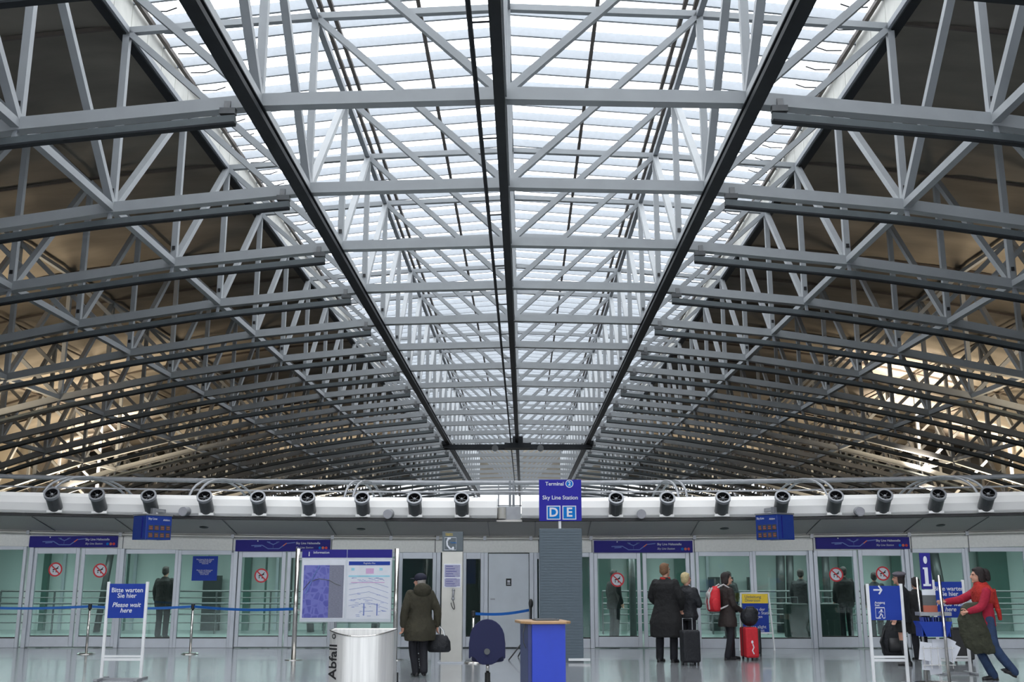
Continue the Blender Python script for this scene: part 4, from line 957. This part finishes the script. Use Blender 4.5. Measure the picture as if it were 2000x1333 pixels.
# ================================================================ LUGGAGE
def suitcase(loc, w_, d_, h_, m_, rz, lab, cat='suitcase', handle=.25, logo=False, second=None):
    o = empty('suitcase', loc, rz); tag(o, lab, cat)
    MB().bb((-w_ / 2, -d_ / 2, .05), (w_ / 2, d_ / 2, h_)).build('shell', m_, o, bevel=.035)
    MB().bb((-w_ / 2 - .003, -.012, .06), (w_ / 2 + .003, .012, h_ + .002)).build('zip_band', 'black', o)
    if second: MB().bb((-w_ / 2 + .03, -d_ / 2 - .05, .1), (w_ / 2 - .03, -d_ / 2 + .01, h_ * .8)).build('front_pocket', second, o, bevel=.02)
    for sx in (-1, 1):
        MB().tube([(sx * w_ * .35 - .012, d_ * .35, .03), (sx * w_ * .35 + .012, d_ * .35, .03)], .03, 12).build('wheel', 'black', o)
        MB().bb((sx * w_ * .35 - .015, -d_ * .4, 0), (sx * w_ * .35 + .015, -d_ * .3, .06)).build('foot', 'black', o)
    if handle:
        b = MB(); b.tube([(-.09, d_ * .4, h_ - .02), (-.09, d_ * .4, h_ + handle), (.09, d_ * .4, h_ + handle), (.09, d_ * .4, h_ - .02)], .009, 8); b.build('pull_handle', 'mgrey', o)
    if logo:
        b = MB(); b.tube([(0, -d_ / 2 - .004, h_ * .5), (.02, -d_ / 2 - .004, h_ * .4), (-.01, -d_ / 2 - .004, h_ * .3), (.02, -d_ / 2 - .004, h_ * .2)], .012, 6); b.ell((-.005, -d_ / 2 - .004, h_ * .56), (.022, .006, .03)); b.build('emblem', 'paper', o)
    return o
gs = ground(1465, 1290)
suitcase((gs.x, gs.y, 0), .25, .36, .60, 'redbag', math.radians(8), 'bright red upright suitcase with pale emblem beside the backpack woman', handle=.30, logo=True)
MB_ = MB(); MB_.ell((0, 0, .17), (.17, .15, .17), 20, 12); MB_.ell((.05, 0, .25), (.13, .12, .1), 16, 10)
q = empty('travel_bag', (gs.x + .02, gs.y, .61)); tag(q, 'black soft bag resting on the red suitcase', 'bag'); MB_.build('body', 'blackjacket', q, smooth=True)
MB().tube([(-.1, -.1, .27), (-.06, -.12, .36), (.06, -.12, .36), (.1, -.1, .27)], .012, 8).build('strap', 'black', q)
gs = ground(1478, 1283); suitcase((gs.x + .03, gs.y + .1, 0), .14, .3, .52, 'black', 0, 'black upright case pressed against the red suitcase', handle=0)
gs = ground(1347, 1299); suitcase((gs.x + .0, gs.y - .12, 0), .32, .24, .60, 'blackjacket', .2, 'black wheeled case standing at the blond woman\'s feet', handle=.2)
gs = ground(1747, 1286)
q = empty('rucksack', (gs.x, gs.y, 0)); tag(q, 'large black rucksack on the floor behind the exit sign', 'rucksack')
b = MB(); b.loft([(0, 0, .0, .17, .13), (0, 0, .1, .22, .16), (0, 0, .35, .22, .16), (0, 0, .55, .18, .14), (.02, 0, .66, .12, .11), (.02, 0, .72, .1, .09), (.02, 0, .76, .04, .04)]); b.build('body', 'blackjacket', q, smooth=True)
MB().loft([(0, -.14, .12, .14, .06), (0, -.16, .2, .15, .08), (0, -.14, .38, .13, .06)]).build('pocket', 'black', q, smooth=True)
MB().tube([(-.2, -.05, .1), (-.27, -.08, .3), (-.16, -.06, .56)], .02, 8).build('strap', 'black', q)
gs = ground(1880, 1295); suitcase((gs.x - .02, gs.y, 0), .42, .26, .62, 'black', .1, 'black case on the floor behind the draped olive coat', handle=.2)
for px, lab in ((1557, 'dark trolley case inside the station just left of the rightmost door pair'), (1618, 'dark trolley case inside the station beside the inner column')):
    X = xat(px, 26.4, 1240); suitcase((X, 26.4, .013), .55, .3, .85, mat('trolley_case_green_black', (.02, .035, .03), .6), 0, lab, handle=.15)

# ================================================================ PEOPLE
def remeshed(mb, voxel, name, m, parent, smooth_it=6, disp=0):
    me = bpy.data.meshes.new(name + '_t'); me.from_pydata(mb.v, [], mb.f); me.update()
    bm = bmesh.new(); bm.from_mesh(me); bmesh.ops.recalc_face_normals(bm, faces=bm.faces); bm.to_mesh(me); bm.free()
    o = bpy.data.objects.new('tmp', me); COL.objects.link(o)
    r = o.modifiers.new('r', 'REMESH'); r.mode = 'VOXEL'; r.voxel_size = voxel; r.use_smooth_shade = True
    if smooth_it: k = o.modifiers.new('s', 'SMOOTH'); k.iterations = smooth_it; k.factor = .5
    if disp:
        tx = bpy.data.textures.new('cloth', 'CLOUDS'); tx.noise_scale = .16; tx.noise_depth = 2
        d = o.modifiers.new('d', 'DISPLACE'); d.texture = tx; d.strength = disp; d.mid_level = .5
    dg = bpy.context.evaluated_depsgraph_get(); e = o.evaluated_get(dg); nm = bpy.data.meshes.new_from_object(e); nm.name = name
    bpy.data.objects.remove(o); bpy.data.meshes.remove(me)
    for p in nm.polygons: p.use_smooth = True
    nm.materials.clear(); nm.materials.append(M[m]); ob = bpy.data.objects.new(name, nm); COL.objects.link(ob); ob.parent = parent
    return ob
def V(*a): return Vector(a)
def limb(mb, pts, rs, n=12):
    P_, R_ = [], []
    for i in range(len(pts) - 1):
        for t in (0, .33, .66): P_.append(pts[i].lerp(pts[i + 1], t)); R_.append(rs[i] * (1 - t) + rs[i + 1] * t)
    P_.append(pts[-1]); R_.append(rs[-1])
    for _ in range(1): P_ = [P_[0]] + [(P_[i - 1] + P_[i] * 2 + P_[i + 1]) / 4 for i in range(1, len(P_) - 1)] + [P_[-1]]
    mb.tube(P_, R_, n); mb.ell(P_[0], (R_[0],) * 3, 12, 8); mb.ell(P_[-1], (R_[-1],) * 3, 12, 8)
def hand(mb, wr, d, side, thumb, curl=.5):
    d = d.normalized(); a = thumb - d * thumb.dot(d); a.normalize(); c = d.cross(a)
    palm = wr + d * .05; mb.tube([wr, wr + d * .03, wr + d * .085], [.024, .038, .038], 10, flat=.5)
    for i, (off, ln) in enumerate(((.027, .068), (.009, .078), (-.009, .072), (-.026, .056))):
        b0 = wr + d * .08 + a * off; nrm = c * side
        p1 = b0 + (d * math.cos(curl * .5) + nrm * math.sin(curl * .5)) * ln * .45; p2 = p1 + (d * math.cos(curl * 1.4) + nrm * math.sin(curl * 1.4)) * ln * .32; p3 = p2 + (d * math.cos(curl * 2.2) + nrm * math.sin(curl * 2.2)) * ln * .25
        mb.tube([b0 - d * .02, b0, p1, p2, p3], [.009, .0095, .009, .0082, .007], 8)
    t0 = wr + d * .03 + a * .025; mb.tube([t0, t0 + a * .025 + d * .02, t0 + a * .035 + d * .05, t0 + a * .033 + d * .07], [.012, .0115, .0095, .008], 8)
def person(loc, rz, ht, lab, top='blackjacket', legs='darktrouser', hair='hairdark', hem=None, hem_w=(.2, .15), pose=None, hat=None, hairlen=0, bulk=1.0, skirt=None, hands='skin', lean=0, headturn=0, coarse=False, topname='jacket', hairvol=1.0):
    S = ht / 1.76; o = empty('person', loc, rz); tag(o, lab, 'person')
    J = dict(hipL=V(.095, 0, .93), hipR=V(-.095, 0, .93), kneL=V(.10, -.02, .51), kneR=V(-.10, -.02, .51), ankL=V(.10, .02, .09), ankR=V(-.10, .02, .09),
             shL=V(.185, 0, 1.425), shR=V(-.185, 0, 1.425), elL=V(.25, .02, 1.14), elR=V(-.25, .02, 1.14), wrL=V(.25, -.06, .90), wrR=V(-.25, -.06, .90),
             pel=V(0, 0, .95), wai=V(0, 0, 1.09), che=V(0, -.005, 1.30), nec=V(0, .0, 1.48), hea=V(0, -.02, 1.63), toeL=0, toeR=0)
    for k, v in (pose or {}).items(): J[k] = V(*v) if isinstance(v, tuple) else v
    for k in J:
        if isinstance(J[k], Vector): J[k] = J[k] * S
    vx = .0075 if not coarse else .014
    # body
    b = MB(); B = bulk
    def sec(c, rx, ry): return (c.x, c.y, c.z, rx * S, ry * S)
    b.loft([sec(J['pel'] - V(0, 0, .07) * S, .12, .09), sec(J['pel'], .155, .115), sec(J['wai'], .135, .10), sec(J['che'], .165, .115), sec(J['che'].lerp(J['nec'], .45), .15, .09), sec(J['che'].lerp(J['nec'], .75), .085, .065), sec(J['nec'], .055, .055)], 20)
    for sd in 'LR':
        limb(b, [J['hip' + sd], J['kne' + sd], J['ank' + sd]], [.085 * S, .056 * S, .038 * S])
        limb(b, [J['sh' + sd] * .95 - V(0, 0, .0), J['el' + sd], J['wr' + sd]], [.036 * S, .040 * S, .026 * S])
        dd = (J['wr' + sd] - J['el' + sd])
        hand(b, J['wr' + sd], dd, -1 if sd == 'L' else 1, V(0, -1, .2) if abs(dd.normalized().y) < .8 else V(0, 0, 1), .6)
    limb(b, [J['nec'] - V(0, 0, .03) * S, J['hea'] - V(0, -.01, .06) * S], [.052 * S, .050 * S])
    R = Matrix.Rotation(headturn, 3, 'Z'); hc = J['hea']
    def hp(x, y, z): return hc + R @ (V(x, y, z) * S)
    b.ell(hp(0, .012, .02), (.073 * S, .092 * S, .098 * S), 20, 14, R); b.ell(hp(0, -.03, -.045), (.056 * S, .062 * S, .070 * S), 18, 12, R)
    b.tube([hp(0, -.085, .02), hp(0, -.104, -.012), hp(0, -.112, -.028), hp(0, -.094, -.036)], [.008 * S, .011 * S, .014 * S, .009 * S], 8)
    b.ell(hp(0, -.088, -.062), (.022 * S, .010 * S, .007 * S), 10, 6, R); b.ell(hp(0, -.078, -.095), (.024 * S, .018 * S, .016 * S), 10, 6, R)
    b.ell(hp(0, -.08, .032), (.045 * S, .012 * S, .009 * S), 12, 6, R)
    for sx in (-1, 1): b.ell(hp(sx * .073, .01, -.015), (.010 * S, .020 * S, .031 * S), 10, 8, R)
    remeshed(b, vx if vx > .008 else .0065, 'body', 'skin', o, 3)
    if not coarse:
        for sx in (-1, 1): MB().ell(hp(sx * .031, -.083, .012), (.011 * S, .008 * S, .008 * S), 10, 8).build('eye', 'eye', o, smooth=True)
    # hair
    if hair:
        h = MB(); q = hairvol
        h.ell(hp(0, .034, .046), (.084 * S * q, .094 * S * q, .090 * S * q), 20, 14, R); h.ell(hp(0, .055, -.01), (.078 * S * q, .062 * S * q, .085 * S * q), 18, 12, R)
        for sx in (-1, 1): h.ell(hp(sx * .062 * q, .028, .0), (.026 * S, .045 * S, .062 * S), 12, 8, R)
        h.ell(hp(0, -.035, .095), (.060 * S, .04 * S, .024 * S), 14, 8, R)
        if hairlen:
            h.ell(hp(0, .06, -.05 - hairlen * .4), (.085 * S * q, .055 * S * q, (.09 + hairlen * .5) * S), 16, 12, R)
            for sx in (-1, 1): h.ell(hp(sx * .07 * q, .03, -.03 - hairlen * .3), (.028 * S * q, .045 * S * q, (.07 + hairlen * .4) * S), 12, 8, R)
        remeshed(h, .010, 'hair', hair, o, 2, .018)
    # legs
    t = MB()
    if skirt:
        c = J['pel']; t.loft([sec(c + V(0, 0, .06), .15, .12), sec(c - V(0, 0, .05), .175, .14), sec(c - V(0, 0, .25), .19, .15), sec(c - V(0, 0, skirt), .205, .165)], 24)
        remeshed(t, .012, 'skirt', 'blackcoat', o, 3, .015); t = MB()
        for sd in 'LR': limb(t, [J['kne' + sd].lerp(J['ank' + sd], .15), J['ank' + sd]], [.062 * S, .048 * S])
        remeshed(t, .010, 'boots', 'black', o, 2)
    else:
        t.loft([sec(J['pel'] - V(0, 0, .10) * S, .13, .105), sec(J['pel'], .17 * B, .13 * B), sec(J['wai'] - V(0, 0, .02), .15 * B, .115 * B)], 20)
        for sd in 'LR':
            limb(t, [J['hip' + sd], J['kne' + sd], J['ank' + sd] + V(0, 0, -.02)], [.105 * S, .078 * S, .070 * S], 14)
        remeshed(t, .012, 'trousers', legs, o, 3, .014)
    for sd in 'LR':
        a = J['ank' + sd]; an = J['toe' + sd] if not isinstance(J['toe' + sd], Vector) else 0; z0 = a.z - .09 * S
        sh = MB(); Rm = Matrix.Rotation(an, 3, 'X')
        for (y0, ry, rx, zz, rz_) in ((.02, .055, .040, .04, .05), (-.06, .09, .045, .032, .034), (-.13, .06, .044, .026, .028)): sh.ell(a + Rm @ (V(0, y0, zz - .09) * S), (rx * S, ry * S, rz_ * S), 14, 8)
        sh.box(a + Rm @ (V(0, -.055, .008 - .09) * S), (.075 * S, .25 * S, .018 * S), Rm)
        remeshed(sh, .008, 'shoe', 'black', o, 2)
    # upper garment
    g = MB(); hz = hem if hem is not None else .86
    cz = J['pel']; hw0, hw1 = hem_w
    secs = []
    if hz < .9:
        secs += [(cz.x, cz.y + .01, hz * S, hw0 * S, hw1 * S), (cz.x, cz.y, (hz * .5 + .48) * S, (hw0 * .55 + .09) * B * S, (hw1 * .55 + .065) * B * S)]
    secs += [sec(J['pel'] + V(0, 0, .04) * S, .180 * B, .135 * B), sec(J['wai'], .168 * B, .128 * B), sec(J['che'], .20 * B, .142 * B), sec(J['che'].lerp(J['nec'], .5), .195 * B, .125 * B), sec(J['che'].lerp(J['nec'], .72), .155 * B, .105), sec(J['che'].lerp(J['nec'], .88), .10 * B, .085), sec(J['nec'] + V(0, 0, .02) * S, .068, .068)]
    g.loft(secs, 24)
    for sd in 'LR': limb(g, [J['sh' + sd] * .99 - V(0, 0, .02), J['el' + sd], J['el' + sd].lerp(J['wr' + sd], .93)], [.070 * S * B, .064 * S * B, .050 * S * B], 14)
    remeshed(g, .012, topname, top, o, 4, .022)
    if hands == 'glove':
        for sd in 'LR':
            gl = MB(); dd = (J['wr' + sd] - J['el' + sd]).normalized(); gl.ell(J['wr' + sd] + dd * .06, (.045, .035, .06), 12, 8); remeshed(gl, .01, 'glove', 'glove', o, 1)
    if hat == 'cap':
        c = MB(); c.ell(hp(0, .018, .062), (.104 * S, .118 * S, .084 * S), 20, 12, R); c.ell(hp(0, -.13, .045), (.065 * S, .06 * S, .012 * S), 16, 8, R); remeshed(c, .007, 'cap', 'cap', o, 2)
    if hat == 'beret':
        c = MB(); c.ell(hp(.01, .02, .085), (.125 * S, .13 * S, .045 * S), 22, 12, R @ Matrix.Rotation(.15, 3, 'Y')); c.ell(hp(0, .01, .05), (.088 * S, .10 * S, .04 * S), 18, 10, R); remeshed(c, .009, 'beret', 'beret', o, 2, .01)
    return o, J, S, hp
D2 = math.radians
# old man in olive parka walking away
g0 = ground(818, 1322)
pa, J, S_, hp = person((g0.x, g0.y, 0), D2(205), 1.60, 'person in long olive parka and navy cap carrying a black bag', 'parka', 'darktrouser', 'hairgrey', hem=.60, hem_w=(.27, .21), bulk=1.2,
    pose=dict(kneL=(.09, -.10, .50), ankL=(.06, .02, .10), kneR=(-.07, .0, .50), ankR=(-.03, .16, .13), toeR=-.35, wrL=(.30, -.02, .86), wrR=(-.32, .02, .85), elR=(-.31, .06, 1.12), elL=(.30, .05, 1.13), hea=(0, -.05, 1.61), nec=(0, -.02, 1.47)), hat='cap', headturn=.7, topname='parka')
b = MB(); b.ell((0, .10, 1.33 ), (.15, .09, .11), 18, 10); remeshed(b, .012, 'hood', 'parka', pa, 3, .02)
bq = pa.matrix_basis @ V(0, 0, 0)
hx = g0 + Vector((math.cos(D2(205)) * -.33 * S_ , math.sin(D2(205)) * -.33 * S_, 0))
q = empty('handbag', (hx.x + .03, hx.y + .02, .36)); tag(q, 'black holdall held by the person in the olive parka', 'bag')
b = MB(); b.loft([(0, 0, 0, .16, .08), (0, 0, .03, .19, .10), (0, 0, .16, .18, .10), (0, 0, .25, .13, .07), (0, 0, .27, .08, .04)]); b.build('body', 'blackjacket', q, smooth=True)
for dy in (-.04, .04): MB().tube([(-.10, dy, .22), (-.06, dy * .7, .34), (0, dy * .3, .40), (.06, dy * .7, .34), (.10, dy, .22)], .010, 8).build('handle', 'white' if dy < 0 else 'black', q)

# tall man in long black coat
g0 = ground(1304, 1294)
pm_, J, S_, hp = person((g0.x, g0.y, 0), D2(150), 1.78, 'tall person in long black coat with light brown hair', 'blackcoat', 'darktrouser', 'hairbrown', hem=.44, hem_w=(.30, .22), bulk=1.22,
    pose=dict(wrL=(.22, -.16, 1.0), wrR=(-.24, -.14, .95), elL=(.30, .0, 1.14), elR=(-.30, .0, 1.14), hipL=(.12, 0, .93), hipR=(-.12, 0, .93), ankL=(.15, 0, .09), ankR=(-.13, .02, .09), kneL=(.14, -.02, .5), kneR=(-.13, -.02, .5)), headturn=-.35, topname='long_coat')
b = MB(); b.tube([hp(.075 * math.cos(a * PI / 6), .075 * math.sin(a * PI / 6) + .01, -.155 + .01 * math.sin(a)) for a in range(13)], .026, 10); remeshed(b, .01, 'scarf', 'redscarf', pm_, 1)
# blond woman in black jacket
g0 = ground(1345, 1291)
person((g0.x, g0.y, 0), D2(140), 1.60, 'person with short blond hair in black hip-length jacket', 'blackjacket', 'darktrouser', 'hairblond', hem=.80, hem_w=(.21, .17), bulk=1.18,
    pose=dict(wrL=(.16, -.22, 1.12), wrR=(-.14, -.24, 1.10), elL=(.27, -.04, 1.12), elR=(-.27, -.04, 1.12)), headturn=-.4, hairvol=1.06)
# woman with red backpack
g0 = ground(1425, 1289)
pw, J, S_, hp = person((g0.x, g0.y, 0), D2(102), 1.60, 'person in dark brown coat wearing a red backpack', 'browncoat', 'darktrouser', 'hairdark', hem=.66, hem_w=(.22, .19), bulk=1.05,
    pose=dict(wrL=(.14, -.28, .98), wrR=(-.12, -.28, .98), elL=(.24, -.02, 1.10), elR=(-.24, -.02, 1.10), kneL=(.10, -.10, .50), ankL=(.10, -.10, .09), ankR=(-.10, .08, .09)), headturn=-.2, hairlen=.02, hairvol=1.12, topname='coat')
bp = empty('backpack', (0, 0, 0)); rz = D2(102); bkd = Vector((-math.sin(rz), math.cos(rz), 0))
bp.location = (g0.x + bkd.x * .27, g0.y + bkd.y * .27, .88); bp.rotation_euler = (0, 0, rz); tag(bp, 'red and light grey backpack worn by the person in the brown coat', 'backpack')
b = MB(); b.loft([(0, 0, 0, .13, .09), (0, 0, .04, .155, .12), (0, 0, .25, .15, .12), (0, -.03, .40, .12, .09), (0, -.05, .47, .07, .05)]); remeshed(b, .01, 'body', 'redbag', bp, 2)
for sx in (-1, 1):
    MB().tube([(sx * .06, .115, .04), (sx * .07, .135, .18), (sx * .06, .10, .34), (sx * .05, .04, .44)], .018, 8).build('grey_band', 'greybag', bp)
    MB().tube([(sx * .09, -.05, .44), (sx * .12, -.16, .50), (sx * .14, -.33, .40), (sx * .15, -.36, .22), (sx * .13, -.2, .1), (sx * .12, -.08, .05)], .016, 8).build('shoulder_strap', 'greybag', bp)
    MB().ell((sx * .15, .02, .13), (.03, .08, .12)).build('side_pocket', 'redbag', bp, smooth=True)
MB().ell((0, .11, .30), (.10, .03, .07)).build('mesh_pocket', 'greybag', bp, smooth=True)
# beret person
g0 = ground(1770, 1301)
person((g0.x, g0.y, 0), D2(-125), 1.62, 'person in grey beret, black jacket, skirt and boots', 'blackjacket', 'darktrouser', 'hairdark', hem=.80, hem_w=(.20, .16), bulk=1.1, skirt=.30, hat='beret',
    pose=dict(wrR=(-.18, -.22, 1.0), elR=(-.26, 0, 1.12), ankL=(.09, .06, .09), kneR=(-.1, -.05, .5)), headturn=.2, hairlen=.03)
g0 = ground(1800, 1290)
person((g0.x, g0.y, 0), D2(190), 1.52, 'person in dark coat behind the leaflet stand', 'blackcoat', 'darktrouser', 'hairdark', hem=.55, hem_w=(.24, .2), bulk=1.1, topname='coat')
# woman in red reaching left
g0 = ground(1935, 1330)
pr_, J, S_, hp = person((g0.x, g0.y, 0), D2(-88), 1.70, 'person in red shawl and crimson sweater reaching out an arm', 'redshirt', 'jeans', 'hairdark', hem=.82, hem_w=(.18, .14), bulk=1.0,
    pose=dict(shL=(.18, -.02, 1.40), shR=(-.18, -.02, 1.40), elR=(-.16, -.30, 1.22), wrR=(-.10, -.56, 1.20), elL=(.22, -.12, 1.12), wrL=(.20, -.34, 1.06), kneR=(-.10, -.12, .50), ankR=(-.10, .10, .09), kneL=(.10, .05, .50), ankL=(.10, .34, .16), toeL=-.5, hea=(0, -.06, 1.61), nec=(0, -.03, 1.47), che=(0, -.01, 1.29)), hairlen=.04, hairvol=1.08, topname='sweater')
b = MB(); b.ell(hp(.0, .13, .03), (.065, .075, .085), 16, 12); b.ell(hp(.02, .16, -.03), (.045, .05, .06), 14, 10); remeshed(b, .01, 'hair_bun', 'hairdark', pr_, 1, .03)
b = MB(); b.loft([(0, 0, 1.14 * S_, .15, .12), (0, 0, 1.22 * S_, .20, .15), (0, 0, 1.36 * S_, .21, .155), (0, -.01, 1.44 * S_, .15, .12), (0, -.02, 1.50 * S_, .085, .085)]); b.ell((0, -.02, 1.48 * S_), (.105, .11, .05)); b.tube([(.02, .12, 1.38 * S_), (.05, .17, 1.2 * S_), (.06, .20, 1.02 * S_), (.05, .21, .92 * S_)], [.075, .05, .032, .028], 12)
b.tube([(-.05, .12, 1.3 * S_), (-.06, .16, 1.1 * S_)], [.05, .03], 12)
remeshed(b, .011, 'shawl', 'redscarf', pr_, 3, .035)
rz = D2(-88); fw = Vector((math.sin(rz), -math.cos(rz), 0)); c0 = g0 + fw * .22
q = empty('draped_coat', (c0.x, c0.y - .1, 0)); tag(q, 'dark olive coat draped over the arm of the person in red', 'coat')
b = MB(); b.loft([(.08, 0, .42, .16, .07), (.06, 0, .52, .24, .10), (.02, 0, .7, .22, .12), (0, 0, .9, .19, .12), (0, 0, 1.06, .16, .11), (.02, 0, 1.14, .11, .09), (.02, 0, 1.16, .06, .05)], 40)
for i_, v_ in enumerate(b.v):
    a_ = math.atan2(v_[1], v_[0]); k_ = 1 + .16 * max(0, 1.16 - v_[2]) * math.sin(6 * a_ + v_[2] * 2); b.v[i_] = (v_[0] * k_ + .04 * math.sin(v_[2] * 5), v_[1] * k_, v_[2] + (.03 * math.sin(3 * a_) if v_[2] < .6 else 0))
remeshed(b, .012, 'cloth', 'olivecoat', q, 3, .05)
# people inside the station, seen through the green glass
for px, ht, rz, lab, tp in ((318, 1.75, 170, 'dark figure standing alone inside the station behind left glass', 'blackcoat'), (1425, 1.62, 200, 'person inside station seen beyond the brown-coated traveller', 'blackjacket'), (1568, 1.68, 150, 'person inside station above the dark trolley case, left of inner column', 'blackjacket'),
                            (1652, 1.74, 190, 'person inside station behind the left sticker of the right doors', 'blackcoat'), (1712, 1.60, 170, 'person inside station behind the right sticker of the right doors', 'blackjacket'), (1200, 1.66, 120, 'person inside station behind the sticker beside the slate column', 'blackcoat')):
    X = xat(px, 27.0, 1200); person((X, 27.0, .013), D2(rz), ht, lab, tp, 'darktrouser', 'hairdark', hem=.75, hem_w=(.21, .16), coarse=True, bulk=1.15)
